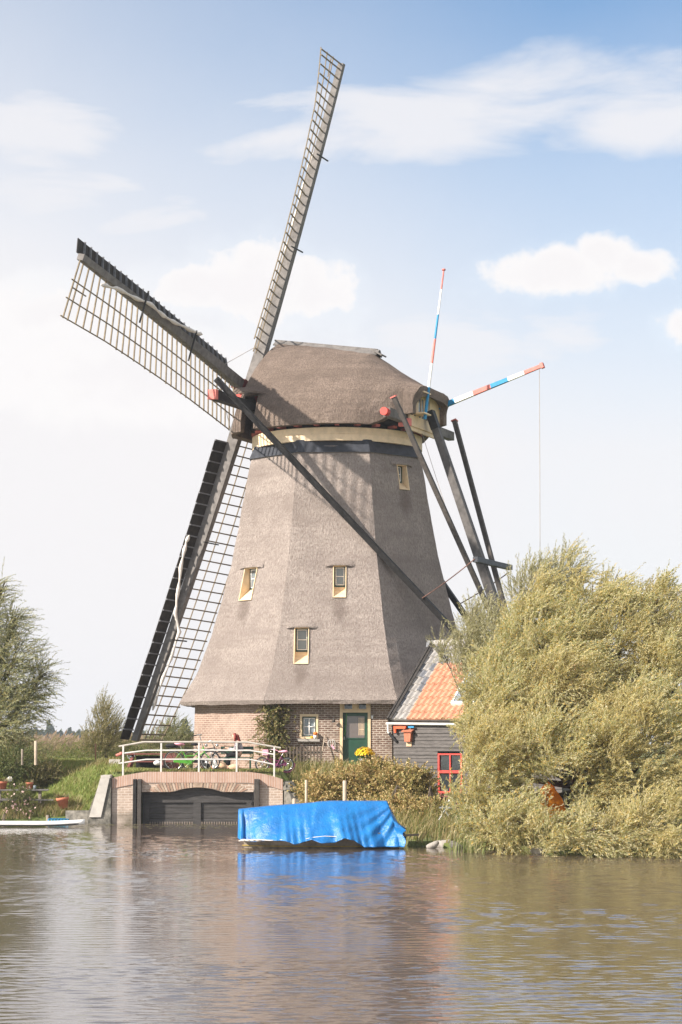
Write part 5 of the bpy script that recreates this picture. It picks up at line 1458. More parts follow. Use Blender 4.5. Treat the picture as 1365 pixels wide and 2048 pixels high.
mb = MB(); mb.tube([B0 + bdx * .05 + UP * .45, B0 + bdx * (L_ * .9) + UP * 1.12], .03, 8); mb.build('ridge_pole', 'post_wood', boat)
# tarpaulin: draped over a ridge pole, folds pulled from the high end
m, t, b = new_mat('tarp')
ob = t.n('ShaderNodeTexCoord').outputs['Object']
c = t.mix(t.mapr(t.noise(ob, 2.2, 5, .6), .35, .7), (.0, .115, .36), (.001, .165, .46))
c = t.mix(t.math('MULTIPLY', t.mapr(t.noise(t.mapping(ob, (1.5, 1.5, 3.5)), 2.4, 6, .75, 1.2), .60, .72), t.mapr(t.n('ShaderNodeSeparateXYZ').outputs[2], 0, 1)), c, (.5, .56, .62)) if False else c
wn = t.mapr(t.noise(t.mapping(ob, (1.2, 1.2, 3.0)), 2.2, 7, .78, 2.5), .60, .70, 0, .22)
c = t.mix(wn, c, (.10, .36, .70))
t.link(c, b.inputs['Base Color']); b.inputs['Roughness'].default_value = .38; b.inputs['Specular IOR Level'].default_value = .55
bp = t.n('ShaderNodeBump'); bp.inputs['Strength'].default_value = .5; bp.inputs['Distance'].default_value = .05
hgt = t.math('ADD', t.noise(t.mapping(ob, (1, 1, 1)), 5.5, 6, .62, 1.6), t.math('MULTIPLY', t.noise(t.mapping(ob, (1.5, 1, .5)), 16, 4, .6, .8), .35))
t.link(hgt, bp.inputs['Height']); t.link(bp.outputs[0], b.inputs['Normal'])
M['tarp'] = m
def tw_(px, py, y=BY - .35): return at(px, py, Y=y)
TZ = lambda py: at(640, py, Y=BY - .3).z
topz = [(-.04, TZ(1622)), (.0, TZ(1619)), (.2, TZ(1612)), (.45, TZ(1606)), (.56, TZ(1603.5)), (.9, TZ(1603.5)), (.905, TZ(1604))]
botz = [(0, TZ(1676)), (.04, TZ(1682)), (.10, TZ(1683)), (.2, TZ(1679)), (.30, TZ(1680)), (.36, TZ(1687)), (.43, TZ(1680)), (.46, TZ(1677)), (.52, TZ(1684)), (.60, TZ(1683)), (.66, TZ(1674)), (.72, TZ(1679)), (.78, TZ(1692)), (.86, TZ(1697)), (.95, TZ(1698)), (1, TZ(1699))]
mb = MB(); NU, NVv = 150, 40
vs = []
for i in range(NU + 1):
    f = i / NU; xt = bx0 - .06 + (L_ + .02) * (f * .912); xb = bx0 - .05 + (L_ + .0) * f
    zt = interp(f * .905, topz); zb_ = max(.05, interp(f, botz) )
    hwt = .05; hwb = hull_half(min(1, f)) * 1.2 + .12 if f > .03 else .35 + f * 10
    if f > .75: hwb = max(hwb, .72)
    for j in range(-NVv, NVv + 1):
        s = j / NVv; a = abs(s); sg = -1 if s < 0 else 1
        sag = .10 * sin(pi * min(1, a * 1.05)) * (1 if f < .75 else .6)
        y = sg * (hwt + (hwb - hwt) * a ** .80) 
        z = zt + (zb_ - zt) * a ** 1.05 + (-.03 * sin(pi * a))
        x = xt + (xb - xt) * a ** .9
        # folds: fan from the peak at the right, gather lines low down, overlap seam in the middle
        pk = max(0.0, (f - .52) / .48)
        ang = atan2((1 - f * .93) * 3.0 + .05, a + .05)
        fan = .035 * pk * sin(ang * 26 + .6 * sin(a * 5)) * min(1, a * 2.2) * (.4 + .6 * min(1, (1 - a) * 5))
        gather = .022 * a ** 1.5 * sin(f * 95 + 3 * sin(f * 17)) + .03 * a ** 2 * sin(f * 38 + 1.2)
        diag = .022 * sin((f * 26 + a * 7)) * min(1, a * 3) * (1 - pk)
        seam = .05 * (1 / (1 + math.exp(-(f - (.515 - .07 * a)) * 160)))
        d_ = fan + gather + diag + seam
        vs.append(B0 + bdx * (x - bx0) + bdy * (y * (1) + sg * d_) + UP * (z + .3 * d_ * (1 - a)) )
CN = 2 * NVv + 1; fs = []
for i in range(NU):
    for k in range(CN - 1): fs.append((i * CN + k, i * CN + k + 1, (i + 1) * CN + k + 1, (i + 1) * CN + k))
fs.append(tuple(range(CN))); 
e0 = NU * CN
# right end: cloth falls steeply from the peak to a flap
cx = len(vs)
NE = 16
for r in range(1, NE + 1):
    g = r / NE
    for k in range(CN):
        p = Vector(vs[e0 + k]); s = (k - NVv) / NVv
        fold = .05 * sin(s * 14 + g * 2) * g
        push = .26 * g ** 1.2 * (1 - abs(s) ** 2) * 1
        q_ = p + bdx * (push + fold + .07 * g) + UP * (-(p.z - .36) * g * .92 * (1 - abs(s)) ** .6 * 1.0)
        q_ += bdy * (.10 * g * s)
        vs.append(q_)
for r in range(NE):
    base0 = e0 if r == 0 else cx + (r - 1) * CN; base1 = cx + r * CN
    for k in range(CN - 1): fs.append((base0 + k, base0 + k + 1, base1 + k + 1, base1 + k))
mb.add(vs, fs, 0, None, True)
tarp = mb.build('tarpaulin', 'tarp', None, origin=(B0.x + L_ / 2, BY, .3))
tag(tarp, 'bright blue tarpaulin draped like a tent over the moored rowing boat', 'tarpaulin')
md = tarp.modifiers.new('thick', 'SOLIDIFY'); md.thickness = .006
mb = MB(); mb.tube([tw_(478, 1682, BY - .62), tw_(492, 1680, BY - .72), tw_(510, 1679, BY - .80), tw_(540, 1681, BY - .84), tw_(572, 1679, BY - .88)], .012, 5)
mb.build('mooring_line', 'cloth', tarp)
mb = MB(); mb.tube([tw_(612, 1678, BY - .95), tw_(625, 1675, BY - .98), tw_(650, 1672.5, BY - .97), tw_(685, 1674, BY - .93)], .011, 5); mb.ball(tw_(624, 1677, BY - .97), .04, 8)
mb.build('lashing', 'cloth', tarp)
for k, (px, w_) in enumerate(((488, .05), (497, .06), (507, .05), (517, .04))):
    mb = MB(); mb.ball(tw_(px, 1680.5, BY - .70 - .02 * k), .055, 8, 0, (1.6, 1, .6)); mb.build('rolled_edge', 'cloth', tarp)
mb = MB(); mb.beam(B0 + bdx * (L_ + .0) + UP * .30 + bdy * .3, B0 + bdx * (L_ + .42) + UP * .32 + bdy * .35, .12, .05); tag(mb.build('plank', 'old_wood', None, origin=B0 + bdx * (L_ + .2) + UP * .3), 'narrow grey plank from the boat end to the bank', 'plank')

# ---- posts
def stake(px, ptop, pbot, Y, r, m_, label, group, name='mooring_post'):
    p1 = at(px, ptop, Y=Y); p0 = at(px, pbot, Y=Y); mb = MB(); mb.tube([p0, p0.lerp(p1, .5), p1 - UP * .01, p1], [r, r * .98, r * .95, r * .6], 12)
    return tag(mb.build(name, m_, None, origin=p0), label, 'post', group)
stake(690, 1561, 1660, 61, .058, 'post_wood', 'pale round mooring post rising behind the middle of the blue tarpaulin', 'pale mooring posts')
stake(613, 1560, 1650, 66, .042, 'post_wood', 'thin pale post among the shrubs right of the lock wall', 'pale mooring posts')
stake(589, 1597, 1650, 63, .055, 'post_wood', 'short pale post top just above the tarpaulin near the lock wall', 'pale mooring posts')
stake(72, 1482, 1530, 77.4, .055, 'post_wood', 'pale square fence post under the left willow', 'fence posts on the dyke', 'fence_post')
stake(191.5, 1487, 1526, 82, .028, 'rust', 'thin rusty fence post in front of the tall shrub', 'fence posts on the dyke', 'fence_post')
stake(45, 1498, 1530, 77.5, .04, 'old_wood', 'grey weathered fence post low under the left willow', 'fence posts on the dyke', 'fence_post')
stake(96, 1630, 1660, 75.2, .06, 'old_wood', 'grey bank post right of the blue hose', 'bank posts', 'bank_post')
stake(8, 1628, 1660, 75.2, .06, 'old_wood', 'grey bank post at the left edge behind the white board', 'bank posts', 'bank_post')
stake(82, 1614, 1630, 75.9, .05, 'old_wood', 'short grey post on the lawn near the tipped terracotta pot', 'bank posts', 'bank_post')

# ================================================================== LEFT TERRACE
PT = Vector((at(40, 1600, Y=76.3).x, 76.3, .43))
pt = thing('picnic_table', PT, 'grey weathered picnic table on the grass beside the water', 'picnic table')
X_ = Vector((1, .1, 0)).normalized(); Y_ = Vector((-.1, 1, 0)).normalized()
tz = at(40, 1580, Y=76.3).z; bz = at(40, 1600, Y=75.6).z
mb = MB()
for k in range(5): mb.box(PT + X_ * 0 + Y_ * (-.3 + .15 * k) + UP * (tz - PT.z), (2.0, .13, .045), X_, Y_)
mb.build('tabletop', 'grey_wood', pt, bevel=.006)
for s in (-1, 1):
    mb = MB()
    for k in range(2): mb.box(PT + X_ * .12 + Y_ * (s * (.68 + .13 * k)) + UP * (bz - PT.z), (2.15, .12, .045), X_, Y_)
    mb.build('bench_seat', 'grey_wood', pt, bevel=.006)
    for e in (-.7, .7):
        mb = MB(); mb.beam(PT + X_ * e + Y_ * (s * .62) + UP * -.05, PT + X_ * e + Y_ * (s * .18) + UP * (tz - PT.z - .02), .05, .10, X_); mb.build('leg', 'old_wood', pt)
for e in (-.7, .7):
    mb = MB(); mb.beam(PT + X_ * (e + .05) + Y_ * -.85 + UP * (bz - PT.z - .06), PT + X_ * (e + .05) + Y_ * .85 + UP * (bz - PT.z - .06), .04, .09); mb.build('cross_brace', 'old_wood', pt)
def clay_pot(px, py, Y, s, label, tilt=0):
    p = at(px, py, Y=Y); root = thing('clay_pot', (0, 0, 0), label, 'plant pot', 'terracotta pots on the terrace')
    mb = MB(); mb.lathe([(0, 0), (.15, 0), (.21, .30), (.235, .30), (.24, .40), (.205, .40), (.19, .30), (0, .30)], (0, 0, 0), 20); mb.build('pot', 'terracotta', root)
    n_ = 120; a = RNG.uniform(0, 2 * pi, n_); P = np.stack([np.cos(a) * RNG.uniform(0, .18, n_), np.sin(a) * RNG.uniform(0, .18, n_), np.full(n_, .38)], -1)
    d = np.stack([np.cos(a) * .5, np.sin(a) * .5, RNG.uniform(.1, .9, n_)], -1); L = RNG.uniform(.12, .3, n_)[:, None]; wv = np.stack([-np.sin(a), np.cos(a), np.zeros(n_)], -1) * .012
    V = np.stack([P - wv, P + wv, P + d * L + wv * .4, P + d * L - wv * .4 + np.array([0, 0, -.04])], 1).reshape(-1, 3)
    fast_mesh('plant', V, np.arange(4 * n_).reshape(-1, 4), None, ['dry_leaf'], root)
    root.location = p; root.scale = (s, s, s); root.rotation_euler = (0, tilt, 0); return root
M['dry_leaf'] = leaf_mat('dry_leaf', [(.20, .16, .07), (.13, .15, .05), (.27, .2, .1)], .3)
clay_pot(128, 1617, 75.5, .95, 'tilted terracotta pot on the grass bank by the quay wall', -.14)
clay_pot(59, 1579, 76.5, .62, 'small terracotta pot with dry plants at the right end of the picnic table')
clay_pot(5, 1580, 76.4, .75, 'terracotta pot with a white flower at the left end of the picnic table')
p = at(70, 1580, Y=76.2); p.z = tz + .024; mb = MB(); mb.lathe([(0, 0), (.05, 0), (.055, .14), (.05, .14), (.045, .01), (0, .01)], p, 14); tag(mb.build('glass_jar', 'glass_pale', None, origin=p), 'small glass jar on the picnic table beside the terracotta pot', 'jar')
# white board at the waterline
bp_ = [Vector((at(-60, 1651, Y=71.6).x, 71.6, .0)), Vector((at(172, 1654, Y=71.6).x, 71.3, .0))]
mb = MB(); NS = 26; rings = []
for i in range(NS + 1):
    f = i / NS; hw = .40 * (1 - max(0, (f - .55) / .45) ** 2.2 * .93) * (1 - max(0, (.12 - f) / .12) ** 2 * .5); c_ = bp_[0].lerp(bp_[1], f); rise = .06 * max(0, (f - .6) / .4) ** 2; ring = []
    for k in range(12):
        a = 2 * pi * k / 12; ring.append(c_ + Vector((0, cos(a) * hw, .10 + sin(a) * .085 + rise)))
    rings.append(ring)
vs = [p for r in rings for p in r]; fs = []
for i in range(NS):
    for k in range(12): fs.append((i * 12 + k, i * 12 + (k + 1) % 12, (i + 1) * 12 + (k + 1) % 12, (i + 1) * 12 + k))
fs += [tuple(range(12)), tuple(NS * 12 + k for k in range(12))]
mb.add(vs, fs, 0, None, True)
pbd = thing('paddle_board', bp_[0].lerp(bp_[1], .5), 'long white board floating at the left bank', 'board'); mb.build('deck', 'white_paint', pbd)
mb = MB(); mb.tube([bp_[0].lerp(bp_[1], i / 20) + Vector((0, -.40 * (1 - max(0, (i / 20 - .55) / .45) ** 2.2 * .93) - .005, .055 + .06 * max(0, (i / 20 - .6) / .4) ** 2)) for i in range(20)], .018, 5); mb.build('edge_strip', 'rubber', pbd)
root = thing('blue_hose', at(124, 1643, Y=74.9), 'coiled blue hose lying at the water edge behind the white board', 'hose'); mb = MB()
pts = []
for i in range(60):
    f = i / 59; c_ = at(100 + 44 * f, 1645, Y=74.9); pts.append(c_ + Vector((0.10 * cos(f * 44), .1 * sin(f * 44 + 1), .07 + .055 * sin(f * 44))))
mb.tube(pts, .022, 6); mb.build('hose_coil', 'blue_paint', root)
# right of the left terrace, on the dyke
c_ = at(231, 1519, Y=79.0); c_.z = 1.80; mb = MB(); mb.box(c_ + UP * .14, (.42, .35, .36)); mb.box(c_ + Vector((.17, -.15, .08)), (.16, .10, .22)); tag(mb.build('concrete_block', 'concrete', None, origin=c_, bevel=.015), 'pale concrete block on the dyke left of the railing', 'block')
c_ = at(237, 1511, Y=79.2); mb = MB(); mb.tube([c_ - Vector((.08, 0, 0)), c_ + Vector((.10, 0, .06))], .05, 8); mb.ball(c_ + Vector((.1, 0, .07)), .06, 8); tag(mb.build('garden_toy', 'pink_red', None, origin=c_), 'small pink toy lying on the concrete block', 'toy')
c_ = at(315, 1527, Y=74.9); mb = MB(); mb.ball(c_ + UP * .02, .11, 12, 0, (1.2, 1, .8)); tag(mb.build('white_buoy', 'white_paint', None, origin=c_), 'white round float on the grass behind the railing', 'float')
c_ = at(263, 1518, Y=77.6); mb = MB(); mb.torus(c_ + UP * .12, (.2, 1, 0), .13, .02, 16, 6); mb.ball(c_ + UP * .08, .07, 8); tag(mb.build('small_wheel', 'chrome', None, origin=c_), 'small grey wheel beside the maroon table on the dyke', 'wheel')
MT = Vector((at(303, 1525, Y=77.8).x, 77.8, PLAT)); mt_ = thing('garden_table', MT, 'maroon wooden picnic table behind the railing', 'picnic table')
hz_ = at(300, 1508, Y=77.4).z - PLAT
mb = MB()
for k in range(5): mb.box(MT + Vector((0, -.3 + .15 * k, hz_)), (1.75, .13, .04))
mb.build('tabletop', 'maroon', mt_)
for e in (-.62, .55):
    for s in (-1, 1):
        mb = MB(); mb.beam(MT + Vector((e + .25 * s * 0 - .18, s * .6, 0)), MT + Vector((e, s * .15, hz_ - .02)), .06, .09, (1, 0, 0)); mb.build('leg', 'maroon', mt_)
for s in (-1, 1):
    mb = MB(); mb.box(MT + Vector((0, s * .72, .30)), (1.7, .22, .04)); mb.build('bench_seat', 'maroon', mt_)
mb = MB(); mb.hexa([MT + Vector((x, y, z)) for (z, sh) in ((.0, .12), (hz_ - .03, 0)) for (x, y) in ((.45 + sh, -.62), (.95 + sh, -.62), (.95 + sh, -.58), (.45 + sh, -.58))]); mb.build('end_panel', 'maroon', mt_)
mb = MB(); mb.box(MT + Vector((.05, .1, hz_ * .5)), (1.2, .05, hz_ * .75)); mb.build('back_panel', 'black_wood', mt_)
# climber trellis on the corner of the mill
root = thing('trellis', wall_at(527, .1, PLAT), 'white painted trellis on the corner of the mill wall', 'trellis')
for px in (512, 533):
    u = face_u(px, 1500)[0]; u = max(u, -half + .1) if px > 515 else -half + .02
    mb = MB(); mb.beam(face_pt(u if px > 515 else -half - .05, PLAT, .12), face_pt(u if px > 515 else -half - .05, 3.9, .12), .035, .035); mb.build('post', 'white_metal', root)
for z in (2.3, 2.9, 3.4):
    mb = MB(); mb.beam(face_pt(-half - .1, z, .12), face_pt(-half + .5, z, .12), .025, .04); mb.build('rail', 'white_metal', root)

# ================================================================== VEGETATION
def unit(a): return a / np.maximum(1e-9, np.linalg.norm(a, axis=-1, keepdims=True))
def rand_dirs(n, rng):
    v = rng.normal(size=(n, 3)); return unit(v)
def leaf_sprays(O, D, L, droop, m, leaf_len, leaf_w, rng, spread=0.7, stem_w=0.006, taper=0.5):
    """sprays: origin O, direction D, length L, droop vectors; m leaves on each. -> leaf quads, stem quads"""
    n = len(O)
    s = (np.arange(m) + 0.6) / m
    s = np.clip(s[None, :] + rng.uniform(-.02, .02, (n, m)), 0.02, 1.0)
    P = O[:, None] + D[:, None] * (L[:, None] * s)[..., None] + droop[:, None] * (s ** 2)[..., None]
    T = unit(D[:, None] * L[:, None, None] + 2 * droop[:, None] * s[..., None])
    side = unit(np.cross(T, rng.normal(size=(n, m, 3))))
    sp = rng.uniform(.35, 1.0, (n, m, 1)) * spread
    dirn = unit(T + side * sp)
    ll = leaf_len * rng.uniform(.6, 1.25, (n, m, 1)) * (1 - taper * (s[..., None] - .4).clip(0, 1))
    nrm = unit(np.cross(dirn, rng.normal(size=(n, m, 3)))); wv = nrm * (leaf_w * .5) * rng.uniform(.8, 1.3, (n, m, 1))
    nb = np.cross(dirn, nrm)
    mid = P + dirn * ll * .42 + nb * ll * .06
    V = np.stack([P, mid + wv, P + dirn * ll, mid - wv], 2).reshape(-1, 3)
    q = np.arange(n * m * 4).reshape(-1, 4)
    st = np.array([0, .5, 1.0]); SP = O[:, None] + D[:, None] * (L[:, None] * st)[..., None] + droop[:, None] * (st ** 2)[..., None]
    sw = unit(np.cross(D, rng.normal(size=(n, 3))))[:, None] * stem_w * np.array([1, .7, .3])[None, :, None]
    SV = np.stack([SP - sw, SP + sw], 2).reshape(n, 6, 3)
    SQ = (np.arange(n)[:, None, None] * 6 + np.array([[0, 1, 3, 2], [2, 3, 5, 4]])[None]).reshape(-1, 4)
    return V, q, SV.reshape(-1, 3), SQ
def sample_clumps(cl, n, rng, inner=.55, front=0.62):
    vol = np.array([c[1][0] * c[1][2] for c in cl]); pick = rng.choice(len(cl), n, p=vol / vol.sum())
    C = np.array([c[0] for c in cl])[pick]; R = np.array([c[1] for c in cl])[pick]
    d = rand_dirs(n, rng); flip = (d[:, 1] > 0) & (rng.uniform(size=n) < front); d[flip, 1] *= -1
    rr = inner + (1 - inner) * rng.uniform(0, 1, n) ** .6
    lump = 1 + .16 * np.sin(d[:, 0] * 5 + pick) * np.sin(d[:, 2] * 6 + pick * 2)
    return C + d * R * (rr * lump)[:, None], unit(d / R), pick
def px_clump(px, py, Y, rx, rz, dep):
    k = Y / F_PX; c = at(px, py, Y=Y); return (np.array(c), np.array([rx * k, dep, rz * k]))
def build_tree(name, label, cat, base, clumps, n, m, L, leaf, cols, rng, wind=(.5, 0, .1), up=.35, droop=.25, patch=None, clump_f=.5, group=None, trunk_r=.14, ntrunk=3, spread=.7, trans=.35, keep=None, inner=.55, subs=9, patch_scale=.5, front=.62, stem=.004, bough=0):
    root = thing(name, base, label, cat, group)
    O, D, pick = sample_clumps(clumps, n, rng, inner, front)
    if keep is not None:
        k = keep(O); O, D = O[k], D[k]
    wv = np.array(wind)
    if bough:                                            # sprays hang together in boughs, with gaps between
        D = unit(D * .75 + np.array([0, 0, up]) + wv + rng.normal(size=D.shape) * .40)
        O = np.repeat(O, bough, 0) + rng.normal(size=(len(O) * bough, 3)) * .13
        D = unit(np.repeat(D, bough, 0) + rng.normal(size=O.shape) * .24); n = len(O)
    else:
        n = len(O); D = unit(D * .75 + np.array([0, 0, up]) + wv + rng.normal(size=(n, 3)) * .38)
    Ls = rng.uniform(.6, 1.3, n) * L
    dr = np.stack([wv[0] * .35 * Ls, np.zeros(n), -droop * Ls * rng.uniform(.2, 1.5, n)], -1)
    V, q, SV, SQ = leaf_sprays(O - D * Ls[:, None] * .35, D, Ls, dr, m, leaf[0], leaf[1], rng, spread, stem)
    mat_ = leaf_mat(name + '_leaf', cols, trans, patch=patch, clump=clump_f, patch_scale=patch_scale)
    AV = np.concatenate([V, SV]); AQ = np.concatenate([q, SQ + len(V)])
    mi = np.concatenate([np.zeros(len(q), int), np.ones(len(SQ), int)])
    fast_mesh('crown', AV, AQ, mi, [mat_, 'twig'], root)
    mb = MB(); b0 = Vector(base)
    for k in range(ntrunk):
        pass
    fork = b0 + Vector((0, 0, .9))
    mb.tube([b0 - UP * .3, b0 + UP * .3, fork], [trunk_r * 1.3, trunk_r * 1.1, trunk_r], 10)
    for ci, (c, r) in enumerate(clumps):
        c = Vector(c); midp = fork.lerp(c, .5) + Vector((rnd.uniform(-.3, .3), rnd.uniform(-.3, .3), -.1 * (c - fork).length))
        pts = [fork, fork.lerp(midp, .5), midp, midp.lerp(c, .6), c]
        mb.tube(pts, [trunk_r * .7, trunk_r * .6, trunk_r * .45, trunk_r * .3, trunk_r * .2], 7)
        for k in range(subs):
            d = Vector(rand_dirs(1, rng)[0]); d.z = abs(d.z) * .8; e = c + Vector((d.x * r[0], d.y * r[1], d.z * r[2])) * .9
            s0 = c.lerp(midp, rnd.uniform(0, .5)); mb.tube([s0, s0.lerp(e, .5) + UP * .05, e], [trunk_r * .16, trunk_r * .1, .008], 5)
    mb.build('trunk', 'bark', root)
    return root
rg = np.random.default_rng(3)
gold = [px_clump(*c) for c in ((1130, 1340, 60, 165, 140, 2.2), (1015, 1405, 59, 88, 108, 1.8), (1245, 1290, 60.5, 105, 115, 2), (1080, 1250, 61, 85, 70, 1.6), (1185, 1205, 61, 70, 62, 1.3),
        (985, 1555, 56.5, 78, 120, 1.5), (1150, 1540, 56, 150, 130, 1.6), (1290, 1520, 56, 120, 150, 1.7), (1345, 1390, 59, 90, 130, 1.8), (958, 1490, 58, 42, 80, 1.0),
        (1330, 1650, 52.6, 95, 62, 1.2), (1190, 1658, 53.0, 115, 54, 1.2), (1050, 1655, 54.2, 100, 50, 1.1), (955, 1630, 56, 38, 66, .8), (1135, 1355, 57.6, 62, 62, 1.0), (1240, 1420, 57.4, 70, 70, 1.0), (1035, 1400, 57.4, 62, 56, .9), (1150, 1150, 61, 17, 40, .5), (1248, 1168, 61, 24, 36, .5), (1325, 1205, 61, 24, 40, .6), (1090, 1185, 61, 26, 36, .6), (1092, 1500, 56.4, 66, 50, .9), (938, 1425, 60, 28, 50, .8))]
hole = np.array(at(1094, 1598, Y=55.5))
def not_hole(O):
    d = O - hole
    # a gap among the lower boughs where the orange cover shows
    return ~((np.abs(d[:, 0]) < .5) & (np.abs(d[:, 2]) < .5) & (d[:, 1] < 2.2))
build_tree('willow', 'broad golden willow with windblown leaves overhanging the water at the right', 'tree', (at(1180, 1600, Y=59.5).x, 59.5, .6), gold, 980, 38, .82, (.098, .021),
    [(.58, .51, .28), (.45, .44, .21), (.37, .38, .16), (.70, .66, .47), (.53, .51, .30), (.68, .49, .15), (.28, .30, .12), (.64, .59, .40)], rg, (.40, 0, .10), .55, .20, patch=(.60, .49, .23), clump_f=.4, trunk_r=.15, keep=not_hole, subs=4, stem=.003, spread=.95, inner=.45, bough=13, trans=.48)
grey = [px_clump(*c) for c in ((985, 1275, 68, 58, 66, 1.6), (935, 1300, 67, 34, 62, 1.0), (1065, 1185, 68, 58, 62, 1.4), (1125, 1150, 68.5, 50, 46, 1.0), (962, 1370, 66, 44, 60, 1.2), (1010, 1320, 67, 70, 80, 1.4), (945, 1235, 67.5, 20, 36, .6), (885, 1300, 70, 18, 26, .5))]
build_tree('willow', 'grey-green willow behind the shed roof hiding the foot of the tail pole', 'tree', (at(1000, 1560, Y=68).x, 68, 1.2), grey, 1600, 32, .95, (.115, .018),
    [(.44, .41, .24), (.33, .32, .17), (.55, .52, .36), (.40, .36, .17), (.24, .235, .12)], rg, (.22, 0, .3), .75, .12, trunk_r=.06, spread=.8, inner=.25)
redge = [px_clump(*c) for c in ((1350, 1245, 66, 50, 66, 1.3), (1290, 1240, 67, 44, 62, 1.1), (1330, 1330, 66, 70, 60, 1.4), (1400, 1300, 66, 60, 120, 1.6))]
build_tree('willow', 'olive willow with open branches at the right edge behind the golden willow', 'tree', (at(1370, 1560, Y=66).x, 66, 1.2), redge, 1300, 34, .8, (.105, .016),
    [(.42, .34, .15), (.28, .24, .10), (.36, .31, .15), (.5, .37, .14), (.2, .18, .09)], rg, (.3, 0, .1), .5, .15, trunk_r=.14, inner=.3)
leftw = [px_clump(*c) for c in ((-35, 1260, 80.5, 55, 115, 1.5), (22, 1335, 80.5, 62, 90, 1.4), (55, 1400, 80.5, 48, 50, 1.0), (5, 1450, 80, 75, 70, 1.3), (15, 1505, 80, 60, 36, 1.1), (-60, 1370, 81, 90, 160, 2), (32, 1240, 80.5, 24, 42, .7), (85, 1350, 80.5, 26, 36, .6), (2, 1180, 80.5, 16, 40, .5))]
build_tree('willow', 'grey-green willow leaning in from the left edge', 'tree', (at(-55, 1530, Y=81).x, 81.5, 1.7), leftw, 3300, 32, .85, (.115, .018),
    [(.35, .37, .19), (.24, .265, .115), (.48, .48, .31), (.18, .20, .085), (.48, .40, .17)], rg, (.38, 0, .12), .3, .22, trunk_r=.18, inner=.2, spread=.8)
shr = [px_clump(*c) for c in ((212, 1450, 93, 30, 45, 1), (208, 1420, 93, 14, 30, .6), (232, 1462, 93, 20, 34, .7), (190, 1478, 93, 30, 30, .8), (215, 1490, 93, 45, 26, 1))]
build_tree('tall_shrub', 'pale feathery shrub growing left of the lower sail tip', 'shrub', (at(213, 1500, Y=93).x, 93, 1.7), shr, 520, 26, .8, (.12, .018), [(.36, .31, .16), (.28, .25, .11), (.42, .36, .22), (.22, .22, .09)], rg, (.25, 0, .4), .9, .1, trunk_r=.06, inner=.2)
shr2 = [px_clump(*c) for c in ((350, 1468, 97, 30, 32, 1), (325, 1485, 97, 30, 24, 1), (375, 1485, 97, 24, 26, 1), (300, 1495, 97, 40, 18, 1))]
build_tree('tall_shrub', 'pale green shrub seen through the lattice of the lower sail', 'shrub', (at(345, 1500, Y=97).x, 97, 1.6), shr2, 420, 26, .8, (.12, .018), [(.32, .31, .15), (.24, .25, .11), (.38, .36, .22), (.2, .22, .09)], rg, (.25, 0, .3), .7, .1, trunk_r=.06, inner=.2)
# bushes at the left
for cx_, lab, cols in ((((30, 1525, 78.5, 50, 34, 1), (0, 1545, 78, 45, 40, 1)), 'dark green bush under the left willow', [(.10, .13, .035), (.14, .17, .05), (.07, .095, .03), (.19, .19, .08)]),
                       (((98, 1550, 79, 32, 28, .8), (75, 1560, 78.5, 28, 22, .7)), 'dry olive bush on the bank above the picnic table', [(.25, .20, .10), (.18, .17, .07), (.3, .25, .13), (.12, .13, .05)])):
    cc = [px_clump(*c) for c in cx_]
    build_tree('bank_bush', lab, 'shrub', (cc[0][0][0], cc[0][0][1], .9), cc, 330, 24, .45, (.09, .028), cols, rg, (.1, 0, .1), .5, .15, trunk_r=.04, inner=.2, subs=6)
# golden broad-leaved shrubs on the bank
gcols = [(.48, .35, .15), (.38, .28, .11), (.56, .42, .21), (.27, .25, .08), (.44, .29, .12), (.19, .20, .06), (.6, .48, .26)]
for k, c in enumerate(((640, 1597, 69, 44, 50, 1.1), (695, 1583, 69.5, 48, 56, 1.1), (752, 1577, 69, 50, 57, 1.2), (806, 1582, 68, 50, 60, 1.2), (842, 1584, 68.5, 34, 46, 1.0), (725, 1645, 65.5, 60, 40, 1.0), (795, 1640, 65, 58, 46, 1.0), (862, 1640, 64.5, 46, 44, 1.0), (618, 1640, 66.5, 34, 26, .8))):
    c0 = px_clump(*c); r_ = c0[1]
    cl_ = [c0] + [(c0[0] + np.array([rnd.uniform(-.6, .6) * r_[0], rnd.uniform(-.5, .3) * r_[1], rnd.uniform(.1, .75) * r_[2]]), r_ * rnd.uniform(.35, .5)) for _ in range(3)]
    gz_ = float(ground_z(c0[0][0], c0[0][1]))
    build_tree('golden_shrub', 'bushy golden-brown shrub on the bank between the mill and the water', 'shrub', (c0[0][0], c0[0][1], gz_), cl_, 420, 15, .42, (.075, .058), gcols, rg, (.05, 0, .05), .35, .1, group='golden shrubs on the bank', trunk_r=.03, spread=1.3, inner=.35, subs=4, trans=.3,
               patch=(.22, .21, .06) if k in (3, 7) else (.42, .31, .12), clump_f=.5, patch_scale=1.2)
# climber on the mill corner
root = thing('climbing_plant', wall_at(530, .05, PLAT), 'leafy climber on the trellis at the corner of the mill wall', 'climber')
n_ = 680; u = -half + rg.normal(.15, .27, n_); z = rg.uniform(PLAT, 4.05, n_); u += np.where(z < 2.6, rg.uniform(-.3, .45, n_), 0); out = rg.uniform(.08, .34, n_) + np.where(u < -half, np.abs(u + half) * -.6, 0)
O = np.array([tuple(face_pt(a, b_, c_)) for a, b_, c_ in zip(u, z, out)]); D = unit(rg.normal(size=(n_, 3)) + np.array([0, -.6, .1])); Ls = rg.uniform(.15, .42, n_)
V, q, SV, SQ = leaf_sprays(O, D, Ls, np.stack([np.zeros(n_), np.zeros(n_), -.25 * Ls], -1), 12, .075, .05, rg, 1.2)
M['climb_leaf'] = leaf_mat('climb_leaf', [(.24, .22, .08), (.16, .175, .055), (.32, .26, .12), (.11, .13, .045), (.36, .27, .14)], .3)
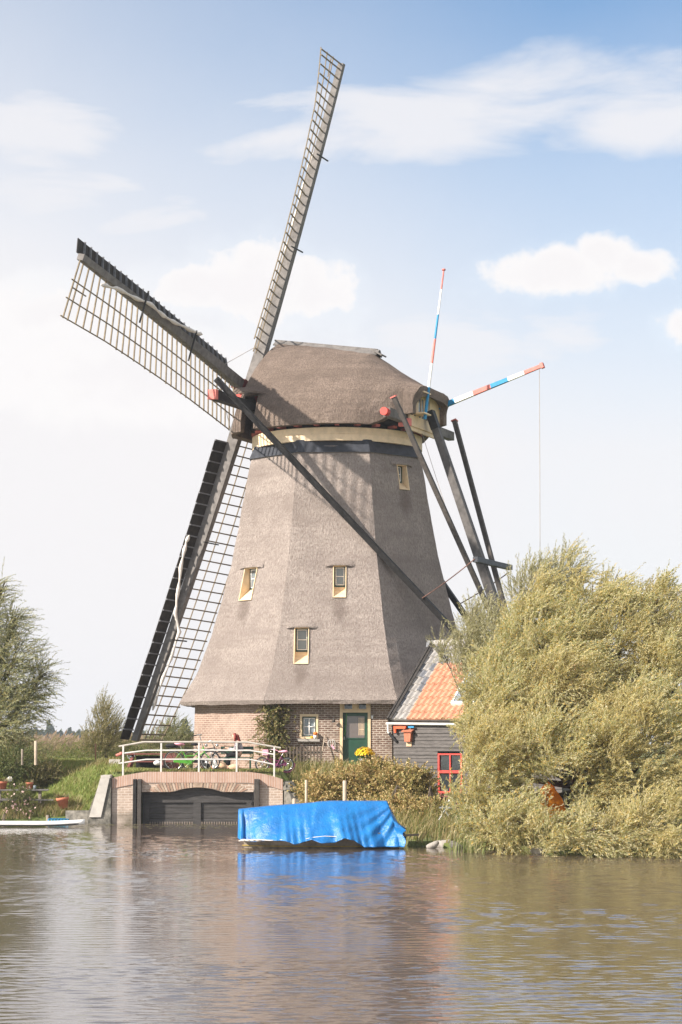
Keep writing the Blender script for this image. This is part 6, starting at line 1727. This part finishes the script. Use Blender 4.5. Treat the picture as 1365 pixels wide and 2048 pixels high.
fast_mesh('leaves', np.concatenate([V, SV]), np.concatenate([q, SQ + len(V)]), np.concatenate([np.zeros(len(q), int), np.ones(len(SQ), int)]), ['climb_leaf', 'twig'], root)
mb = MB()
for k in range(7):
    uu_ = -half + .1 + rnd.uniform(-.15, .3); mb.tube([face_pt(uu_ + .08 * sin(j * 1.3 + k), PLAT + 2.2 * j / 8, .08 + .03 * sin(j + k)) for j in range(9)], [.018 - .0015 * j for j in range(9)], 5)
mb.build('stem', 'twig', root)
# pink flowering shrub by the water at the left
pf = (at(40, 1630, Y=75.4).x, 75.4, .3)
cc = [px_clump(*c) for c in ((42, 1600, 75.5, 26, 34, .5), (60, 1625, 75.4, 14, 20, .4), (22, 1620, 75.5, 20, 20, .4))]
r_ = build_tree('flowering_shrub', 'pink-flowering shrub at the water beside the picnic table', 'shrub', pf, cc, 260, 14, .3, (.06, .03), [(.14, .16, .05), (.09, .11, .035), (.2, .2, .09)], rg, (0, 0, .2), .6, .1, trunk_r=.02, subs=5, inner=.2)
O, D, _ = sample_clumps(cc, 110, rg, .8); V, q = discs(O, unit(D + rg.normal(size=D.shape) * .4), rg.uniform(.022, .045, 110)); M['petal'] = leaf_mat('petal', [(.72, .48, .46), (.8, .6, .56), (.66, .4, .4)], .3); fast_mesh('blossom', V, q, None, ['petal'], r_)
# white flower head beside the pot
p = at(20, 1558, Y=76.4); root = thing('white_flower', p - UP * .35, 'white flower head on a thin stem at the left end of the picnic table', 'flower'); mb = MB(); mb.tube([p - UP * .35, p - UP * .1, p], .008, 5); mb.build('stem', 'twig', root)
O = np.array(p) + rand_dirs(60, rg) * .075; V, q = discs(O, rand_dirs(60, rg), np.full(60, .03)); M['wpetal'] = leaf_mat('wpetal', [(.8, .78, .75), (.75, .72, .7)], .3); fast_mesh('petals', V, q, None, ['wpetal'], root)

# ---- grass
def blades(X, Y, hmin, hmax, w, rng, lean=(.25, 0), Z=None, spread=.35):
    n = len(X); Z = ground_z(X, Y) if Z is None else Z
    h = rng.uniform(hmin, hmax, n); a = rng.uniform(0, 2 * pi, n)
    P = np.stack([X, Y, Z - .02], -1); wv = np.stack([np.cos(a), np.sin(a) * .5, np.zeros(n)], -1) * (w * .5) * rng.uniform(.7, 1.4, (n, 1))
    le = np.stack([lean[0] + rng.normal(0, spread, n), lean[1] + rng.normal(0, spread, n), np.zeros(n)], -1) * h[:, None]
    mid = P + np.array([0, 0, .6]) * h[:, None] + le * .35; tip = P + np.array([0, 0, 1.]) * h[:, None] + le
    V = np.stack([P - wv, P + wv, mid + wv * .7, mid - wv * .7, tip + wv * .1, tip - wv * .1], 1).reshape(-1, 3)
    q = (np.arange(n)[:, None, None] * 6 + np.array([[0, 1, 2, 3], [3, 2, 4, 5]])[None]).reshape(-1, 4)
    return V, q
M['grass'] = leaf_mat('grass_blade', [(.24, .31, .07), (.31, .36, .10), (.18, .24, .05), (.37, .35, .14), (.28, .33, .08)], .35, patch=(.20, .16, .06), clump=.55, patch_scale=.7)
M['dry_grass'] = leaf_mat('dry_grass_blade', [(.36, .28, .13), (.27, .22, .09), (.20, .19, .06), (.42, .34, .19), (.14, .16, .04)], .35)
def region(n, x0, x1, y0, y1, rng, ok=None):
    X = rng.uniform(x0, x1, n); Y = rng.uniform(y0, y1, n); d = Y - shore(X); k = d > .05
    if ok is not None: k &= ok(X, Y)
    return X[k], Y[k]
parts = []
rgn = [region(30000, -14, -7.8, 75.2, 83, rg), region(9000, -16, -5.7, 80, 92, rg), region(9000, -7.9, -1.9, 74.5, 77.2, rg), region(12000, -2, 3.4, 67, 78.3, rg)]
gv, gq, off = [], [], 0
for i, (X, Y) in enumerate(rgn):
    on_wall = (np.hypot(X - AX.x, Y - AX.y) > 5.7); X, Y = X[on_wall], Y[on_wall]
    hm = (.10, .27) if i not in (2, 3) else (.12, .36) if i == 3 else (.04, .11)
    V, q = blades(X, Y, *hm, .030, rg); gv.append(V); gq.append(q + off); off += len(V)
tag(fast_mesh('lawn_grass', np.concatenate(gv), np.concatenate(gq), None, ['grass']), 'short green grass on the dyke and the lawn', 'grass', kind='stuff')
gv, gq, off = [], [], 0
def near_shore(w): return lambda X, Y: (Y - shore(X)) < w
for (n, x0, x1, y0, y1, w, h0, h1) in ((9500, 1.5, 9.5, 50, 66, 5.0, .22, .7), (2600, -1.9, 1.6, 58, 76, 9, .2, .55), (3600, -13, -9.0, 74.9, 76.2, .8, .15, .42), (1500, -1.9, .2, 72, 76.5, 9, .25, .6), (700, -10.3, -8.2, 78.5, 80.5, 9, .2, .45)):
    X, Y = region(n, x0, x1, y0, y1, rg, near_shore(w)); V, q = blades(X, Y, h0, h1, .026, rg, (.3, -.1)); gv.append(V); gq.append(q + off); off += len(V)
X = rg.uniform(-7.7, -2.1, 500); V, q = blades(X, np.full(500, 74.48) + rg.uniform(0, .1, 500), .05, .16, .016, rg); gv.append(V); gq.append(q + off)
tag(fast_mesh('dry_grass', np.concatenate(gv), np.concatenate(gq), None, ['dry_grass']), 'long dry golden grass along the water edge', 'grass', kind='stuff')
# green iris clump at the water
c_ = at(932, 1692, Y=54.6); n_ = 60; X = c_.x + rg.normal(0, .2, n_); Y = 54.6 + rg.normal(0, .15, n_)
M['iris'] = leaf_mat('iris', [(.16, .20, .06), (.22, .25, .09), (.33, .31, .15)], .35); V, q = blades(X, Y, .3, .6, .03, rg, (.1, -.1), np.zeros(n_), .18)
root = thing('iris_clump', (c_.x, 54.6, 0), 'clump of upright green iris leaves in the water left of the golden willow', 'water plant'); fast_mesh('leaves', V, q, None, ['iris'], root)
for k, (px, py, s, lab) in enumerate(((868, 1690, .13, 'grey bank stone at the water edge under the plank'), (890, 1688, .18, 'largest pale bank stone at the water edge near the iris leaves'), (912, 1692, .15, 'dark bank stone beside the green iris clump'), (1345, 1705, .18, 'pinkish bank stone under the willow at the right edge'), (1075, 1702, .13, 'dark bank stone half under the willow boughs'))):
    p = at(px, py, z=.08); mb = MB(); mb.ball(p, s, 10, 0, (1.3, .8, .75)); mb.v = [(x + .04 * sin(y * 9 + z * 14 + k), y + .03 * sin(x * 11), z + .03 * sin(x * 13 + k)) for x, y, z in mb.v]
    tag(mb.build('bank_stone', 'stone' if k != 2 else 'mossy', None, origin=p), lab, 'stone', 'stones along the bank')
# ---- reeds behind the dyke
n_ = 9000; X = rg.uniform(-34, 2, n_); Y = rg.uniform(98, 122, n_); Z = ground_z(X, Y)
hh = rg.uniform(1.0, 1.65, n_); V1, q1 = [], []
P = np.stack([X, Y, Z], -1); wv = np.array([.011, 0, 0]); le = np.stack([.28 + rg.normal(0, .1, n_), rg.normal(0, .08, n_), np.ones(n_)], -1) * hh[:, None]
top = P + le; V = np.stack([P - wv, P + wv, top + wv * .6, top - wv * .6], 1).reshape(-1, 3); q = np.arange(4 * n_).reshape(-1, 4)
allV, allQ, mi = [V], [q], [np.zeros(n_, int)]; off = len(V)
for k in range(4):                                       # leaves
    f = rg.uniform(.25, .9, n_)[:, None]; b_ = P + le * f; d = unit(np.stack([rg.normal(.7, .5, n_), rg.normal(0, .4, n_), rg.normal(.5, .35, n_)], -1)) * rg.uniform(.35, .6, (n_, 1)); wv2 = np.array([-.012, 0, .016])
    V = np.stack([b_, b_ + d * .5 + wv2, b_ + d + np.array([0, 0, -.08]), b_ + d * .5 - wv2], 1).reshape(-1, 3); allV.append(V); allQ.append(np.arange(4 * n_).reshape(-1, 4) + off); mi.append(np.ones(n_, int)); off += len(V)
s_ = rg.uniform(size=n_) < .6; b_ = top[s_]; m_ = s_.sum(); d = unit(np.stack([rg.normal(.55, .2, m_), rg.normal(0, .2, m_), np.full(m_, 1.)], -1)) * rg.uniform(.22, .36, (m_, 1)); wv3 = np.stack([np.full(m_, .045), np.zeros(m_), -np.full(m_, .02)], -1)
V = np.stack([b_, b_ + d * .45 + wv3, b_ + d, b_ + d * .45 - wv3], 1).reshape(-1, 3); allV.append(V); allQ.append(np.arange(4 * m_).reshape(-1, 4) + off); mi.append(np.full(m_, 2))
M['reed_leaf'] = leaf_mat('reed_leaf', [(.30, .24, .11), (.23, .21, .085), (.36, .28, .15), (.17, .18, .06)], .4, patch=(.15, .19, .05), clump=.5, patch_scale=.25)
M['reed_plume'] = leaf_mat('reed_plume', [(.36, .26, .19), (.44, .33, .25), (.30, .21, .15)], .4)
tag(fast_mesh('reed_bed', np.concatenate(allV), np.concatenate(allQ), np.concatenate(mi), ['twig', 'reed_leaf', 'reed_plume']), 'tall tan reeds with feathery plumes behind the dyke', 'reeds', kind='stuff')
n_ = 5000; X = rg.uniform(-30, -4, n_); Y = rg.uniform(92.5, 98.5, n_); O = np.stack([X, Y, ground_z(X, Y) + rg.uniform(.0, .55, n_) * (1 + .8 * np.sin(X * 1.1))], -1); D = unit(rg.normal(size=(n_, 3)) + np.array([.2, -.3, .8]))
V, q, SV, SQ = leaf_sprays(O, D, rg.uniform(.3, .7, n_), np.zeros((n_, 3)), 9, .13, .03, rg, .9)
M['under'] = leaf_mat('undergrowth', [(.12, .155, .035), (.17, .19, .05), (.22, .21, .07), (.08, .11, .03)], .35)
tag(fast_mesh('undergrowth', V, q, None, ['under']), 'low green undergrowth between the dyke and the reeds', 'undergrowth', kind='stuff')
# ---- far trees
M['far_leaf'] = leaf_mat('far_leaf', [(.05, .075, .035), (.04, .06, .03), (.07, .09, .045), (.035, .05, .03)], .2, patch=(.075, .10, .04), patch_scale=.15)
def far_tree(px, ptop, pbase, wpx, Y, label, group=None):
    k = Y / F_PX; c = at(px, pbase, Y=Y); base = Vector((c.x, Y, 1.0)); H = at(px, ptop, Y=Y).z - 1.0; Wd = wpx * k
    root = thing('far_tree', base, label, 'tree', group)
    n_ = 1500; cl_ = [(np.array([base.x + rnd.uniform(-.28, .28) * Wd, Y + rnd.uniform(-.2, .2) * Wd, 1 + H * f]), np.array([Wd * r, Wd * r, H * .24])) for f, r in ((.2, .42), (.35, .52), (.5, .5), (.62, .42), (.76, .30), (.86, .18))]
    O, D, _ = sample_clumps(cl_, n_, rg, .5, .3); V, q = discs(O, unit(D + rg.normal(size=D.shape) * .8), rg.uniform(.25, .6, n_) * (Y / 650) , 5)
    fast_mesh('crown', V, q, None, ['far_leaf'], root); mb = MB(); mb.tube([base - UP * .5, base + UP * H * .5, base + UP * H * .85], [Wd * .06, Wd * .04, .05], 6); mb.build('trunk', 'bark', root)
for i, (px, t_, w_, lab, grp) in enumerate(((98, 1446, 17, 'tallest tree of the hazy blue treeline left of the tall shrub', None), (137, 1459, 13, 'pointed tree in the hazy blue treeline', None), (85, 1463, 16, 0, 1), (109, 1459, 14, 0, 1), (119, 1463, 13, 0, 1), (127, 1467, 12, 0, 1), (149, 1466, 13, 0, 1), (160, 1464, 20, 0, 1), (174, 1463, 14, 0, 1), (188, 1467, 16, 0, 1), (200, 1468, 15, 0, 1), (72, 1459, 16, 0, 1), (58, 1463, 16, 0, 1), (40, 1460, 18, 0, 1), (240, 1466, 18, 0, 1), (262, 1468, 18, 0, 1), (285, 1465, 18, 0, 1))):
    far_tree(px, t_, 1480, w_, 620 + (i % 3) * 30, lab or 'small tree of the hazy blue treeline beyond the reeds', 'trees of the far treeline')
far_tree(375, 1444, 1486, 34, 330, 'blue-grey tree beyond the reeds seen between lower sail and mill wall')
far_tree(345, 1458, 1486, 30, 340, 'lower blue-grey tree beyond the reeds behind the sail lattice')
# ---- orange cover among the willow boughs
oc = at(1095, 1600, Y=58.2); root = thing('orange_tent', (oc.x, 58.2, .5), 'bright orange tent glimpsed through the boughs of the golden willow', 'tent')
mb = MB(); pr = []
for k in range(9):
    a = -1 + 2 * k / 8; pr.append((a * .62, 1.25 * (1 - abs(a) ** 1.6)))
vs = []
for y in (-.6, 0, .9):
    for (x, z) in pr: vs.append((oc.x + x + .04 * sin(z * 7 + y * 5), 58.2 + y, .45 + z * (1 if y < .5 else .85)))
fs = [(r * 9 + k, r * 9 + k + 1, r * 9 + 10 + k, r * 9 + 9 + k) for r in range(2) for k in range(8)] + [tuple(range(9))]
mb.add(vs, fs, 0, None, False); M['tent'] = leaf_mat('tent', [(.95, .40, .03), (.95, .40, .03)], .6); mb.build('canopy', 'tent', root)
mb = MB(); mb.tube([(oc.x - .12, 57.57, .45), (oc.x - .10, 57.57, 1.55)], .025, 6); mb.build('tent_pole', 'tan', root)
# clutter under the shed window
p = at(893, 1620, Y=62.5); root = thing('folding_chair', p - UP * .3, 'grey metal folding chair standing among the plants below the wooden steps', 'chair'); mb = MB()
mb.tube([p + Vector((-.2, 0, -.3)), p + Vector((.15, .1, .35))], .016, 6); mb.tube([p + Vector((.15, 0, -.3)), p + Vector((-.1, .1, .1))], .016, 6); mb.tube([p + Vector((-.2, .35, -.3)), p + Vector((.15, .45, .35))], .016, 6); mb.tube([p + Vector((.15, .35, -.3)), p + Vector((-.1, .45, .1))], .016, 6); mb.build('frame', 'zinc', root)
mb = MB(); mb.box(p + Vector((-.02, .2, .06)), (.34, .4, .03)); mb.build('seat', 'zinc', root); mb = MB(); mb.box(p + Vector((.14, .27, .3)), (.03, .4, .12)); mb.build('backrest', 'zinc', root)
# floating weed
n_ = 420; X = rg.uniform(-11, -2.2, n_); Y = rg.choice([70.2, 71.3, 72.6, 73.3], n_) + rg.normal(0, .12, n_); ang = rg.uniform(0, 6.28, n_)
V, q = discs(np.stack([X, Y, np.full(n_, .006) + rg.uniform(0, .003, n_)], -1), np.tile(np.array([[0, 0, 1.]]), (n_, 1)), rg.uniform(.02, .07, n_), 6)
M['weed'] = mat('weed', (.20, .19, .08), .8, .3, 20); tag(fast_mesh('floating_weed', V, q, None, ['weed']), 'yellowish duckweed floating in thin lines before the lock', 'water plants', kind='stuff')

# ================================================================== HAZE
mb = MB(); mb.hexa([(x, y, z) for z in (-2.2, 40) for (x, y) in ((-1700, -300), (1700, -300), (1700, 1700), (-1700, 1700))])
hz = mb.build('haze', [])
hm = bpy.data.materials.new('haze'); hm.use_nodes = True; nt = hm.node_tree; nt.nodes.clear()
pv = nt.nodes.new('ShaderNodeVolumePrincipled'); pv.inputs['Density'].default_value = .00032; pv.inputs['Color'].default_value = (.86, .92, 1, 1); pv.inputs['Anisotropy'].default_value = .2
mo = nt.nodes.new('ShaderNodeOutputMaterial'); nt.links.new(pv.outputs[0], mo.inputs['Volume']); hz.data.materials.append(hm)
tag(hz, kind='stuff')
